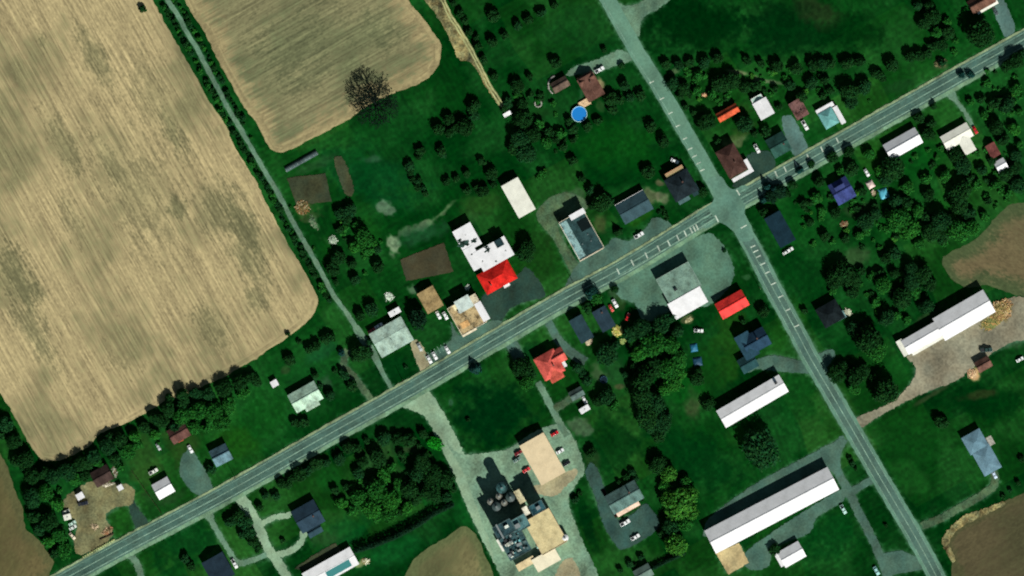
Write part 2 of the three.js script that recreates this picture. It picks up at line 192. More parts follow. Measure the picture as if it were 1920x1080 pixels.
// gravel and dust thrown on to the turf beside roads and drives: a mask of where those lie, spread a little
const mw = 1024, mh = 640, verge = new Float32Array(mw * mh), MPX = GX / mw / S;
function raster(poly, v) {
  let x0 = 1e9, x1 = -1e9, y0 = 1e9, y1 = -1e9; for (const [x, y] of poly) { x0 = Math.min(x0, x); x1 = Math.max(x1, x); y0 = Math.min(y0, y); y1 = Math.max(y1, y); }
  const I = x => Math.round((x - 960) / MPX + mw / 2), J = y => Math.round((y - 540) / MPX + mh / 2);
  for (let j = Math.max(0, J(y0)); j <= Math.min(mh - 1, J(y1)); j++) for (let i = Math.max(0, I(x0)); i <= Math.min(mw - 1, I(x1)); i++)
    if (inPoly(poly, (i + 0.5 - mw / 2) * MPX + 960, (j + 0.5 - mh / 2) * MPX + 540)) verge[j * mw + i] = Math.max(verge[j * mw + i], v);
}
const NODUST = ['garden_plot', 'garden_strip', 'dry_verge', 'brush_strip'];
for (const a of AREAS) if (!NODUST.includes(a[0])) raster(a[3], 1);
for (const [p, w] of [[MAIN, 19], [NORTH, 15], [SOUTH, 17], [LANE, 4]]) raster(ribbonPts(p, w), 1);
for (let pass = 0; pass < 3; pass++) for (const [dx, dy] of [[1, 0], [0, 1]]) {
  const src = verge.slice(), r = 2;
  for (let j = 0; j < mh; j++) for (let i = 0; i < mw; i++) { let s = 0; for (let k = -r; k <= r; k++) s += src[clamp(j + dy * k, 0, mh - 1) * mw + clamp(i + dx * k, 0, mw - 1)]; verge[j * mw + i] = s / (2 * r + 1); }
}
const groundTex = tex(GW, GH, (i, j) => {
  const X = ((i + 0.5) / GW - 0.5) * GX, Z = ((j + 0.5) / GH - 0.5) * GZ, px = X / S + 960, py = Z / S + 540;
  const big = fbm(X * 0.012 + 3, Z * 0.012 + 8, 4), mid = fbm(X * 0.06, Z * 0.06 + 40, 4), fine = fbm(X * 0.55 + 9, Z * 0.55, 3) - 0.5;
  const a = smooth(0.35, 0.65, big), b = smooth(0.35, 0.7, mid);
  let r = 2 + 6 * a + 13 * b, g = 47 + 10 * a + 18 * b, bl = 12 + 4 * a + 11 * b;
  const pu = X * UC - Z * US + (fbm(X * 0.03, Z * 0.03, 2) - 0.5) * 8, pv = X * US + Z * UC, ci = Math.floor(pu / 34), cj = Math.floor(pv / 46 + hash(ci, 5)), pl = hash(ci * 3 + 1, cj * 7 + 2) - 0.5, mow = Math.sin((hash(ci, cj) > 0.5 ? pu : pv) * 2.1) * 0.04;
  const pt = 1 + pl * 0.26 + mow; r = r * pt + Math.max(0, pl) * 22; g *= pt; bl *= pt;
  const wob = (fbm(X * 0.16 + 70, Z * 0.16, 3) - 0.5) * 1.1 + fine * 0.25;
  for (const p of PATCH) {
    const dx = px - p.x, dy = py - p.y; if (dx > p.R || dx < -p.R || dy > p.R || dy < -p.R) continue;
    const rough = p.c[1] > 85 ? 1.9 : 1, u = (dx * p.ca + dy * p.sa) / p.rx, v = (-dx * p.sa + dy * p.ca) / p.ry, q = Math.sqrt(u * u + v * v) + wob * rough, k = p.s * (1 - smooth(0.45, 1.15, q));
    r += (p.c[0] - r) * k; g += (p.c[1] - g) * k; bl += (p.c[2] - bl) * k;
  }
  const mi = clamp(i / 2 | 0, 0, mw - 1), mj = clamp(j / 2 | 0, 0, mh - 1), k = smooth(0.12, 0.75, verge[mj * mw + mi] + fine * 0.5 + (mid - 0.5) * 0.25) * 0.82;
  r += (66 - r) * k; g += (100 - g) * k; bl += (76 - bl) * k;
  const f = 1 + fine * 0.5;
  return [r * f, g * f, bl * f];
}, THREE.MirroredRepeatWrapping);
{
  const g = new THREE.PlaneGeometry(12000, 12000, 1, 1); g.rotateX(-Math.PI / 2);
  const p = g.attributes.position, u = new Float32Array(p.count * 2);
  for (let i = 0; i < p.count; i++) { u[2 * i] = p.getX(i) / GX + 0.5; u[2 * i + 1] = p.getZ(i) / GZ + 0.5; }
  g.setAttribute('uv', new THREE.BufferAttribute(u, 2));
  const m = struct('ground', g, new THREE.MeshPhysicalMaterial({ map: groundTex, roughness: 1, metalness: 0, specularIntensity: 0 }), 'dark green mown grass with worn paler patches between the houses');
  m.userData.category = 'grass';
}

// ---------------------------------------------------------------- tiling surface textures (world metres)
function tiled(tile, f, n = 512) {                // f(u, v, T) with u, v in cells that repeat
  const t = tex(n, n, (i, j) => f(i / n, j / n)); t.repeat.set(1 / tile, 1 / tile); return t;
}
const T = (u, v, p, o = 3) => { let s = 0, a = 0.5, w = 0; for (let k = 0; k < o; k++) { s += a * tnoise(u * p, v * p, p); w += a; a *= 0.5; p *= 2; } return s / w; };
function grain(c, amp, coarse, fine, tile = 40) { // colour with two sizes of mottling
  return tiled(tile, (u, v) => { const k = 0.92 + amp * ((T(u, v, coarse, 4) - 0.5) * 1.6 + (T(u + 0.3, v + 0.7, fine, 2) - 0.5) * 0.9), h = (T(u + 0.5, v + 0.2, coarse * 2, 2) - 0.5) * amp * 26; return [c[0] * k + h, c[1] * k, c[2] * k - h * 0.5]; });
}
// neutral mottling, shared by many materials and tinted by each material's own colour
const shared = {};
function neutral(amp, coarse, fine, tile, rows = 0) {
  const k = [amp, coarse, fine, tile, rows].join(); if (shared[k]) return shared[k];
  return shared[k] = tiled(tile, (u, v) => { const r = Math.floor(v * rows), q = rows ? (hash(Math.floor(u * 30 + r * 7.3), r) - 0.5) * amp * 0.5 : 0, m = 214 * (1 + q + amp * ((T(u, v, coarse, 4) - 0.5) * 1.4 + (T(u + 0.3, v + 0.7, fine, 2) - 0.5) * 0.7)), h = (T(u + 0.5, v + 0.2, coarse * 2, 2) - 0.5) * amp * 20; return [m + h, m, m - h]; }, 256);
}
const N214 = Math.pow((214 / 255 + 0.055) / 1.055, 2.4);
const tint = c => { const k = rgb(...c); return new THREE.Color().setRGB(Math.min(1, k.r / N214), Math.min(1, k.g / N214), Math.min(1, k.b / N214)); };
const mottled = (c, amp = 0.35, coarse = 6, fine = 40, tile = 3) => std({ map: neutral(amp, coarse, fine, tile), color: tint(c) });
const std = (o) => new THREE.MeshPhysicalMaterial({ roughness: 0.95, metalness: 0, specularIntensity: (o.roughness ?? 0.95) > 0.75 ? 0.1 : 0.6, ...o });
const SURF = {
  asphalt: std({ map: grain([88, 120, 112], 0.22, 5, 60) }), asphalt2: std({ map: grain([74, 104, 90], 0.28, 5, 60) }), asphalt3: std({ map: grain([54, 82, 74], 0.3, 5, 60) }),
  dark: std({ map: grain([42, 66, 56], 0.3, 5, 60) }), lot: std({ map: grain([84, 120, 100], 0.26, 4, 50) }), gravel: std({ map: grain([98, 130, 106], 0.3, 6, 70) }), gravel2: std({ map: grain([140, 136, 114], 0.3, 3, 40) }),
  worn: std({ map: grain([74, 98, 70], 0.42, 7, 60) }), pale: std({ map: grain([136, 164, 134], 0.22, 5, 60) }), millyard: std({ map: grain([116, 146, 120], 0.34, 4, 50) }), tan: std({ map: grain([156, 150, 118], 0.25, 6, 60) }),
  dirt: std({ map: grain([118, 116, 82], 0.42, 5, 60) }), soil: std({ map: grain([66, 64, 46], 0.25, 5, 70) }), soil2: std({ map: grain([60, 66, 46], 0.36, 5, 70) }), drygrass: std({ map: grain([124, 118, 80], 0.75, 10, 60) }), pad: std({ map: grain([196, 176, 128], 0.25, 4, 50) }),
  road: std({ map: grain([80, 110, 98], 0.2, 4, 50), roughness: 0.9 }), road2: std({ map: grain([98, 138, 116], 0.16, 4, 50) }), shoulder: std({ map: grain([112, 146, 116], 0.3, 8, 60) }), kerbstone: std({ map: grain([132, 150, 114], 0.35, 9, 60) }),
  crossing: std({ map: grain([94, 132, 114], 0.2, 4, 50) }),
  track: std({ map: grain([72, 101, 90], 0.3, 6, 40) }),
  paint: std({ map: grain([182, 196, 178], 0.3, 12, 60) }), oldpaint: std({ map: grain([124, 160, 138], 0.3, 14, 60) }), paleline: std({ map: grain([138, 170, 148], 0.3, 14, 60) }),
};

// ---------------------------------------------------------------- crop fields
function fieldTex(poly, n, ang, base, alt, edgeCol, blobs, per, edgeW, amp = 0.36) {
  let x0 = 1e9, x1 = -1e9, y0 = 1e9, y1 = -1e9; for (const [x, y] of poly) { x0 = Math.min(x0, x); x1 = Math.max(x1, x); y0 = Math.min(y0, y); y1 = Math.max(y1, y); }
  const W = x1 - x0, H = y1 - y0, w = W > H ? n : Math.round(n * W / H), h = W > H ? Math.round(n * H / W) : n, ca = Math.cos(ang), sa = Math.sin(ang);
  const t = tex(w, h, (i, j) => {
    const px = x0 + W * (i + 0.5) / w, py = y0 + H * (j + 0.5) / h, s = (px * ca + py * sa) * S, q = (-px * sa + py * ca) * S;
    const wv = (fbm(s * 0.03, q * 0.05, 2) - 0.5) * 2;
    const row = (noise(q * per * 1.15 + wv * 0.5, s * 0.05 + 4) + 0.7 * noise(q * per * 2.3 + 9, s * 0.09)) / 1.7 - 0.5, row2 = fbm(q * per * 0.25 + 31, s * 0.03, 3) - 0.5, speck = fbm(s * 0.7, q * 1.2, 3) - 0.5, clod = fbm(s * 0.16 + 8, q * 0.3, 3) - 0.5, patch = fbm(px * 0.011 + 1, py * 0.011 + 5, 4) + clod * 0.35;
    let k = smooth(0.4, 0.8, patch + row2 * 0.12 + speck * 0.3) * 0.8;
    for (const [bx, by, rx, ry, st] of blobs) { const u = ((px - bx) * ca + (py - by) * sa) / rx, v = (-(px - bx) * sa + (py - by) * ca) / ry; k = Math.max(k, st * (1 - smooth(0.1, 1.45, Math.hypot(u, v) * 0.9 + speck * 0.9 + clod * 1.1 + row * 0.5))); }
    let e = 1, d = 1e9, run = 0;
    { for (let m = 0, l = poly.length - 1; m < poly.length; l = m++) { const a = poly[l], b = poly[m], ex = b[0] - a[0], ey = b[1] - a[1], tt = clamp(((px - a[0]) * ex + (py - a[1]) * ey) / (ex * ex + ey * ey || 1)); const dd = Math.hypot(px - a[0] - ex * tt, py - a[1] - ey * tt); if (dd < d) { d = dd; run = (ex * px + ey * py) / (Math.hypot(ex, ey) || 1); } } e = edgeW ? 0.85 * (1 - smooth(0.35, 1.35, d / edgeW + speck * 0.9 + clod * 1.2 + row2 * 0.8)) : 0; }
    const hd = 1 - smooth(11, 19, d + clod * 12), hrow = noise(d * S * per * 1.3, run * S * 0.06) - 0.5;
    const c = [0, 1, 2].map(m => { let v = base[m] + (alt[m] - base[m]) * k; v += (edgeCol[m] - v) * e; return v * (1 + (row * (1 - hd) + hrow * hd * 0.5) * amp + speck * 0.3 + clod * 0.12); });
    return c;
  }, THREE.ClampToEdgeWrapping);
  return [t, x0, y0, W, H];
}
function cropField(name, label, poly, y, n, ang, base, alt, edge, blobs, per, edgeW, amp) {
  const pts = smoothLoop(poly, true, 7), g = sheetGeo(pts, y, 0.5), [t, x0, y0, W, H] = fieldTex(poly, n, ang, base, alt, edge, blobs, per, edgeW, amp);
  const p = g.attributes.position, u = new Float32Array(p.count * 2);
  for (let i = 0; i < p.count; i++) { u[2 * i] = (p.getX(i) / S + 960 - x0) / W; u[2 * i + 1] = (p.getZ(i) / S + 540 - y0) / H; }
  g.setAttribute('uv', new THREE.BufferAttribute(u, 2));
  const m = struct(name, g, std({ map: t, roughness: 1 }), label); m.userData.category = 'field';
}
const VA = UA + Math.PI / 2;
cropField('stubble_field', 'large tan stubble field with olive patches and straight rows', FIELD1, 0.03, 1536, 60.5 * Math.PI / 180, [161, 147, 108], [110, 108, 77], [160, 145, 106],
  [[322, 235, 60, 20, 0.85], [300, 190, 70, 40, 0.4], [250, 350, 110, 60, 0.5], [405, 395, 46, 34, 0.8], [455, 425, 74, 26, 1], [470, 490, 60, 24, 0.8], [330, 390, 26, 18, 0.9], [120, 270, 60, 20, 0.7], [80, 80, 20, 10, 0.8], [30, 520, 80, 30, 0.95], [60, 620, 80, 20, 0.7], [180, 110, 60, 18, 0.7], [230, 660, 40, 30, 0.45], [150, 430, 60, 20, 0.5], [400, 620, 40, 30, 0.7], [210, 310, 60, 26, 0.7], [480, 560, 26, 20, 0.7]], 1.15, 0, 0.4);
cropField('stubble_field', 'smaller olive grey stubble field with a tan margin, bare tree at its edge', FIELD2, 0.035, 1280, -UA, [119, 116, 84], [92, 98, 69], [152, 138, 100], [[560, 90, 100, 60, 0.75], [700, 60, 70, 40, 0.8], [600, 130, 90, 20, 0.6]], 1.0, 34, 0.4);
cropField('ploughed_field', 'greyish brown ploughed field beside the eastern woodland', EASTFIELD, 0.03, 640, UA, [100, 90, 64], [84, 84, 58], [64, 80, 50], [[1900, 450, 40, 30, 0.2]], 0.4, 26, 0.1);
cropField('ploughed_field', 'dark brown ploughed field with a rough brush edge', SEFIELD, 0.03, 640, -UA, [80, 74, 52], [68, 68, 46], [72, 74, 48], [], 0.5, 14, 0.12);
cropField('ploughed_field', 'dull brown field beyond the dense tree belt', SWFIELD, 0.03, 512, VA, [96, 88, 58], [78, 76, 48], [82, 84, 54], [], 0.4, 18, 0.12);
cropField('ploughed_field', 'small tan field beside the curving mill road', SFIELD, 0.03, 512, VA, [108, 104, 70], [78, 82, 54], [84, 94, 60], [], 0.4, 16, 0.12);

// ---------------------------------------------------------------- yards, drives, roads
let layer = 0;
for (const [name, label, kind, pts] of AREAS) {
  const soft = pts.length < 30, sharp = ['concrete_pad', 'garden_plot', 'service_link'].includes(name);
  const q = sharp ? densify(pts, 3) : soft ? smoothLoop(pts, true, 2) : densify(pts, 2.5);
  const m = struct(name, sheetGeo(q, 0.045 + 0.004 * layer++, sharp ? 0.3 : 0.5), SURF[kind], label);
  m.userData.category = name.includes('plot') || name.includes('strip') ? 'garden' : name.includes('verge') ? 'verge' : name.split('_').pop();
}
const yR = 0.045 + 0.004 * (layer + 1);
struct('farm_lane', sheetGeo(ribbonPts(LANE, t => t < 0.85 ? 4.3 : 5.5 + 2 * Math.sin(t * 30), undefined, 6), yR, 0.3), SURF.gravel, 'straight grey green farm lane between two hedgerows');
const sidewalkN = struct('verge_strip', sheetGeo(ribbonPts(MAIN, 20.5, -15), yR + 0.004, 0.35), SURF.kerbstone, 'cream gravel strip along the northern edge of the highway'); sidewalkN.userData.category = 'verge';
const shoulderS = struct('road_shoulder', sheetGeo(ribbonPts(MAIN, -9, 20), yR + 0.008, 0.3), SURF.shoulder, 'pale grey shoulder along the southern edge of the highway');
const northRoad = struct('side_road', sheetGeo(ribbonPts(NORTH, 14.5), yR + 0.012, 0.3), SURF.road2, 'pale grey side road running up to the village crossroads');
const southRoad = struct('side_road', sheetGeo(ribbonPts(SOUTH, 16.5), yR + 0.016, 0.3), SURF.road2, 'pale grey side road leaving the crossroads past the long barns');
const southLanes = struct('side_road', sheetGeo(ribbonPts(SOUTH.slice(1), 11.5), yR + 0.02, 0.12), SURF.road, 'darker asphalt lanes of the side road past the long barns');
const mainRoad = struct('highway', sheetGeo(ribbonPts(MAIN, 16.5, 13), yR + 0.024, 0.12), SURF.road, 'straight two lane asphalt highway crossing the whole village');
const junction = struct('crossroads', sheetGeo(smoothLoop([[1306, 402], [1334, 381], [1337, 362], [1326, 338], [1350, 330], [1364, 348], [1376, 355], [1396, 347], [1412, 364], [1400, 380], [1396, 396], [1399, 415], [1412, 446], [1390, 453], [1377, 436], [1360, 422], [1344, 417], [1322, 428]], true, 3), yR + 0.03, 0.15), SURF.crossing, 'worn asphalt of the crossroads where the two roads meet');
const yP = yR + 0.04;
function stripe(parent, name, pts, w, mat, y = yP) { return mesh(name, sheetGeo(ribbonPts(pts, w / 2, w / 2, 6), y), mat, parent); }
function offset(pts, d) { return pts.map((p, i) => { const a = pts[Math.max(0, i - 1)], b = pts[Math.min(pts.length - 1, i + 1)], l = Math.hypot(b[0] - a[0], b[1] - a[1]); return [p[0] - (b[1] - a[1]) / l * d, p[1] + (b[0] - a[0]) / l * d]; }); }
const mW = MAIN.slice(0, 10), mE = MAIN.slice(10);
for (const seg of [mW, mE]) {
  stripe(mainRoad, 'centre_line', offset(seg, -2), 1.1, SURF.paleline);
  stripe(mainRoad, 'edge_line', offset(seg, 9.5), 1.3, SURF.paleline, yP + 0.003);
  stripe(mainRoad, 'edge_line', offset(seg, -13), 0.9, SURF.oldpaint, yP + 0.003);
  for (const o of [-9.6, -5.4, 1.4, 6]) mesh('wheel_track', sheetGeo(ribbonPts(offset(seg, o), 1.5), yP - 0.004, 0.4), SURF.track, mainRoad);
}
stripe(southLanes, 'centre_line', SOUTH.slice(2), 1.2, SURF.paleline); stripe(southLanes, 'edge_line', offset(SOUTH.slice(2), 10.5), 1, SURF.oldpaint, yP + 0.003); stripe(southLanes, 'edge_line', offset(SOUTH.slice(2), -10.5), 1, SURF.oldpaint, yP + 0.003);
stripe(northRoad, 'edge_line', offset(NORTH.slice(1, 6), 9), 0.9, SURF.oldpaint);
const tick = (road, x, y, dx, dy, len = 12, w = 2.4) => { const l = Math.hypot(dx, dy); stripe(road, 'transverse_bar', [[x - dx / l * len / 2, y - dy / l * len / 2], [x + dx / l * len / 2, y + dy / l * len / 2]], w, SURF.paint, yP + 0.008); };
for (const [x, y] of [[1159, 509], [1186, 493], [1212, 479], [1235, 466], [1254, 456], [1271, 446], [1285, 438], [1296, 432], [1302, 429], [1307, 426]]) tick(mainRoad, x, y, 0.42, 0.9, 12);
for (const [x, y] of [[1440, 335], [1455, 326], [1472, 317], [1492, 306], [1515, 294], [1541, 280], [1570, 263]]) tick(mainRoad, x, y, 0.42, 0.9, 11);
stripe(mainRoad, 'stop_line', [[1341, 404], [1347, 416]], 2.4, SURF.paint, yR + 0.1); stripe(mainRoad, 'stop_line', [[1381, 356], [1387, 366]], 2.4, SURF.paint, yR + 0.1);
for (const [x, y] of [[1222, 154], [1241, 185], [1257, 212], [1271, 236], [1284, 260], [1294, 279], [1302, 293], [1310, 306], [1317, 319]]) tick(northRoad, x, y, 0.9, -0.42, 9, 2);
for (const [x, y] of [[1412, 462], [1417, 471], [1422, 481], [1430, 495], [1439, 511], [1450, 532], [1464, 556], [1477, 581], [1494, 611]]) tick(southRoad, x, y, 0.9, -0.42, 10, 2.2);
stripe(southRoad, 'stop_line', [[1389, 428], [1400, 422]], 2.2, SURF.paint, yR + 0.1);
stripe(mainRoad, 'lane_line', offset([[1150, 512], [1245, 459], [1340, 405]], 8), 0.9, SURF.oldpaint, yP + 0.012);
stripe(southRoad, 'lane_line', [[1406, 462], [1432, 511], [1460, 560], [1492, 620]], 0.9, SURF.oldpaint, yP + 0.012);
// painted stalls beside the tan roofed store
{
  const lot = scene.children.find(o => o.name === 'parking_lot_001');
  for (let k = 0; k < 7; k++) stripe(lot, 'stall_line', [[801 + k * 6.2, 676 - k * 3.5], [795 + k * 6.2, 664 - k * 3.5]], 1, SURF.oldpaint, yP);
}

// ---------------------------------------------------------------- building materials
const roofs = {};
const AMP = [0.08, 0.2, 0.35, 0.8], snap = a => AMP.reduce((m, v) => Math.abs(v - a) < Math.abs(m - a) ? v : m);
function roofMat(c, amp = 0.35, rough = 0.9) { const k = c.join() + amp + rough; return roofs[k] ??= std({ map: neutral(snap(amp), 4, 24, 12, 40), color: tint(c), roughness: rough }); }
const WHITE = roofMat([246, 248, 246], 0.07, 0.8), GALV = roofMat([222, 230, 226], 0.1, 0.7), CREAM = roofMat([226, 216, 200], 0.08, 0.8), TAN = roofMat([206, 188, 152], 0.12, 0.9);
const wallTex = {};
function wallMat(c) { return wallTex[c.join()] ??= mottled(c, 0.15, 5, 30, 8); }
const TRIM = std({ color: rgb(226, 226, 220), roughness: 0.6 }), GLASS = new THREE.MeshPhysicalMaterial({ color: rgb(20, 28, 32), roughness: 0.08, metalness: 0, ior: 1.5 }), DOORM = std({ color: rgb(92, 60, 46), roughness: 0.7 }), METAL = std({ color: rgb(150, 158, 156), roughness: 0.45, metalness: 0.6 }), DARKM = std({ color: rgb(34, 38, 40), roughness: 0.6 }), BRICK = mottled([88, 68, 60]), CONC = mottled([150, 148, 138]);
const winG = box(1.2, 1.25, 0.09), paneG = box(1.0, 1.05, 0.05, 0, 0, 0.05), doorG = box(1.05, 2.1, 0.1, 0, 1.05, 0), handleG = new THREE.SphereGeometry(0.05, 8, 6), bigDoorG = box(4, 3.4, 0.12, 0, 1.7, 0), chimG = uvTop(mergeGeometries([box(0.75, 1.7, 0.75, 0, 0.3, 0), box(0.9, 0.14, 0.9, 0, 1.2, 0)])), ventG = mergeGeometries([cyl(0.16, 0.16, 0.7, 0, 0.1, 0, 10), cyl(0.26, 0.2, 0.14, 0, 0.5, 0, 10)]);
function wallsGable(L, W, eave, rise, rz) {       // ridge along x, gable ends at +-L/2
  const s = new THREE.Shape([[-W / 2, 0], [W / 2, 0], [W / 2, eave], [rz, eave + rise], [-W / 2, eave]].map(p => new THREE.Vector2(...p)));
  const g = new THREE.ExtrudeGeometry(s, { depth: L, bevelEnabled: false }); g.translate(0, 0, -L / 2); g.rotateY(-Math.PI / 2); return uvTop(g);
}
function roofGable(L, W, eave, rise, rz, oh = 0.5, th = 0.2) {
  const a = rise / (W / 2 + rz), b = rise / (W / 2 - rz), lo = 0.01;
  const s = new THREE.Shape([[-W / 2 - oh, eave - a * oh + lo], [rz, eave + rise + lo], [W / 2 + oh, eave - b * oh + lo], [W / 2 + oh, eave - b * oh + lo + th], [rz, eave + rise + lo + th * 1.05], [-W / 2 - oh, eave - a * oh + lo + th]].map(p => new THREE.Vector2(...p)));
  const g = new THREE.ExtrudeGeometry(s, { depth: L + 2 * oh, bevelEnabled: false }); g.translate(0, 0, -L / 2 - oh); g.rotateY(-Math.PI / 2); return uvTop(g);
}
function roofHip(L, W, eave, rise, ridge, oh = 0.5) {
  const x = L / 2 + oh, z = W / 2 + oh, pts = [], y0 = eave + 0.01;
  for (const [sx, sz] of [[-1, -1], [1, -1], [-1, 1], [1, 1]]) pts.push(new THREE.Vector3(sx * x, y0, sz * z), new THREE.Vector3(sx * x, y0 + 0.18, sz * z));
  const along = L >= W; for (const s of [-1, 1]) pts.push(along ? new THREE.Vector3(s * ridge / 2, eave + rise, 0) : new THREE.Vector3(0, eave + rise, s * ridge / 2));
  return uvTop(new ConvexGeometry(pts));
}
function openings(parent, L, W, eave, barn) {     // windows and doors on the long sides and ends
  const H = Math.min(1.6, eave - 0.9);
  const put = (x, z, ry, kind, y = H) => {
    if (kind === 'door') { const d = mesh('door', doorG, DOORM, parent, [x, 0, z], ry); mesh('handle', handleG, METAL, d, [0.38, 1.05, 0.09]); }
    else if (kind === 'bay') { const d = mesh('sliding_door', bigDoorG, TRIM, parent, [x, 0, z], ry); mesh('handle', handleG, METAL, d, [1.6, 1.3, 0.1]); }
    else { const w = mesh('window', winG, TRIM, parent, [x, y, z], ry); mesh('pane', paneG, GLASS, w); }
  };
  if (barn) { if (W > 6) put(L / 2 + 0.03, 0, Math.PI / 2, 'bay'); else put(L / 2 + 0.03, 0, Math.PI / 2, 'door'); put(-L * 0.3, W / 2 + 0.03, 0, 'door'); if (L > 7) for (const s of [0, 0.25]) put(L * s, W / 2 + 0.03, 0, 'win'); return; }
  const n = Math.max(2, Math.min(5, Math.floor(L / 3.2)));
  for (let k = 0; k < n; k++) { const x = (k + 0.5) / n * L - L / 2; put(x, W / 2 + 0.03, 0, k === (n >> 1) ? 'door' : 'win'); put(x, -W / 2 - 0.03, Math.PI, 'win'); }
  for (const s of [-1, 1]) put(s * (L / 2 + 0.03), 0, s * Math.PI / 2, 'win');
}
// one block of a building in local metres; long ridge along x unless turned
function block(parent, o) {
  const g = o.at ? new THREE.Group() : parent;
  const { L, W, eave = 3, rise = 2, rz = 0, type = 'gable', roof, wall, ridge = L * 0.45 } = o;
  let tgt = parent;
  const loc = geo => { if (o.turn) geo.rotateY(o.turn); if (o.at) geo.translate(o.at[0], o.at[1] ?? 0, o.at[2]); return geo; };
  if (type === 'gable') {
    mesh(o.wallName ?? 'wall', loc(wallsGable(L, W, eave, rise, rz)), wall, tgt);
    const r = mesh(o.roofName ?? 'roof', loc(roofGable(L, W, eave, rise, rz, o.oh ?? 0.45)), roof, tgt);
    mesh('ridge_cap', loc(box(L + 0.9, 0.1, 0.5, 0, eave + rise + 0.24, rz)), o.cap ?? roof, r);
  } else if (type === 'hip') {
    mesh(o.wallName ?? 'wall', loc(box(L, eave, W, 0, eave / 2, 0)), wall, tgt); mesh(o.roofName ?? 'roof', loc(roofHip(L, W, eave, rise, ridge, o.oh ?? 0.45)), roof, tgt);
  } else if (type === 'flat') {
    mesh(o.wallName ?? 'wall', loc(box(L, eave, W, 0, eave / 2, 0)), wall, tgt); const r = mesh(o.roofName ?? 'roof', loc(box(L + 0.12, 0.16, W + 0.12, 0, eave + 0.085, 0)), roof, tgt);
    if (o.parapet !== false) mesh('parapet', loc(uvTop(mergeGeometries([box(L + 0.3, 0.42, 0.26, 0, eave + 0.2, W / 2 + 0.2), box(L + 0.3, 0.42, 0.26, 0, eave + 0.2, -W / 2 - 0.2), box(0.26, 0.42, W + 0.14, L / 2 + 0.2, eave + 0.2, 0), box(0.26, 0.42, W + 0.14, -L / 2 - 0.2, eave + 0.2, 0)]))), o.trim ?? wall, r);
  } else if (type === 'shed') {                   // single slope, low towards +z
    const s = new THREE.Shape([[-W / 2, 0], [W / 2, 0], [W / 2, eave], [-W / 2, eave + rise]].map(p => new THREE.Vector2(...p)));
    const w = new THREE.ExtrudeGeometry(s, { depth: L, bevelEnabled: false }); w.translate(0, 0, -L / 2); w.rotateY(-Math.PI / 2);
    const a = rise / W, r = new THREE.Shape([[-W / 2 - 0.2, eave + rise + a * 0.2 + 0.01], [W / 2 + 0.3, eave - a * 0.3 + 0.01], [W / 2 + 0.3, eave - a * 0.3 + 0.16], [-W / 2 - 0.2, eave + rise + a * 0.2 + 0.16]].map(p => new THREE.Vector2(...p)));
    const q = new THREE.ExtrudeGeometry(r, { depth: L + 0.4, bevelEnabled: false }); q.translate(0, 0, -L / 2 - 0.2); q.rotateY(-Math.PI / 2);
    mesh(o.wallName ?? 'wall', loc(uvTop(w)), wall, tgt); mesh(o.roofName ?? 'roof', loc(uvTop(q)), roof, tgt);
  }
}
function building(name, label, category, c, Lp, Wp, o = {}) {
  const [x, z] = P(...c), L = Lp * S, W = Wp * S, ang = o.ang !== undefined ? o.ang * Math.PI / 180 : UA, turnV = o.ridgeV;
  const t = thing(name, label, category, [x, 0, z], ang + (turnV ? Math.PI / 2 : 0), o.group);
  const l = turnV ? W : L, w = turnV ? L : W;
  block(t, { ...o, L: l, W: w, at: undefined });
  openings(t, l, w, o.eave ?? 3, o.barn);
  if (o.chimney) mesh('chimney', chimG, BRICK, t, [l * o.chimney[0], (o.eave ?? 3) + (o.rise ?? 2) * 0.8, w * o.chimney[1]]);
  t.userData.size = undefined; delete t.userData.size;
  return t;
}
// place an extra wing in the building's own frame from photo points
function wing(t, c, Lp, Wp, o) {
  const [x, z] = P(...c), v = new THREE.Vector3(x - t.position.x, 0, z - t.position.z).applyAxisAngle(new THREE.Vector3(0, 1, 0), -t.rotation.y);
  const turn = (o.ang !== undefined ? o.ang * Math.PI / 180 : UA) - t.rotation.y + (o.ridgeV ? Math.PI / 2 : 0), L = Lp * S, W = Wp * S;
  block(t, { ...o, L: o.ridgeV ? W : L, W: o.ridgeV ? L : W, at: [v.x, o.y ?? 0, v.z], turn });
}
function local(t, c) { const [x, z] = P(...c), v = new THREE.Vector3(x - t.position.x, 0, z - t.position.z).applyAxisAngle(new THREE.Vector3(0, 1, 0), -t.rotation.y); return [v.x, v.z]; }
const W_WHITE = wallMat([214, 214, 206]), W_CREAM = wallMat([206, 196, 170]), W_GREY = wallMat([140, 148, 146]), W_BROWN = wallMat([104, 78, 62]), W_TAN = wallMat([176, 158, 126]), W_RED = wallMat([140, 40, 34]), W_BRICK = wallMat([136, 74, 54]), W_METAL = wallMat([168, 178, 174]);

// ---------------------------------------------------------------- houses, shops and barns
let b;
b = building('bungalow', 'brown roofed house beside the round blue pool', 'house', [1108, 164], 32, 44, { ridgeV: true, eave: 2.8, rise: 2.4, roof: roofMat([96, 68, 58]), wall: W_BROWN, chimney: [0.2, 0.1] });
wing(b, [1100, 150], 28, 20, { eave: 2.7, rise: 1.8, roof: roofMat([90, 64, 54]), wall: W_BROWN });
b = building('garage', 'small brown garage beside the house with the blue pool', 'garage', [1050, 159], 30, 18, { eave: 2.5, rise: 1.4, roof: roofMat([86, 72, 62]), wall: W_BROWN, barn: true });
b = building('shed', 'tiny white shed at the end of the dry grass ditch', 'shed', [951, 214], 14, 6, { type: 'shed', eave: 1.9, rise: 0.3, roof: WHITE, wall: W_WHITE, barn: true });
b = building('shed', 'long narrow shed with a bright orange roof', 'shed', [1364, 212], 40, 15, { eave: 3.0, rise: 1.3, roof: roofMat([176, 78, 50], 0.35), wall: W_BROWN, barn: true });
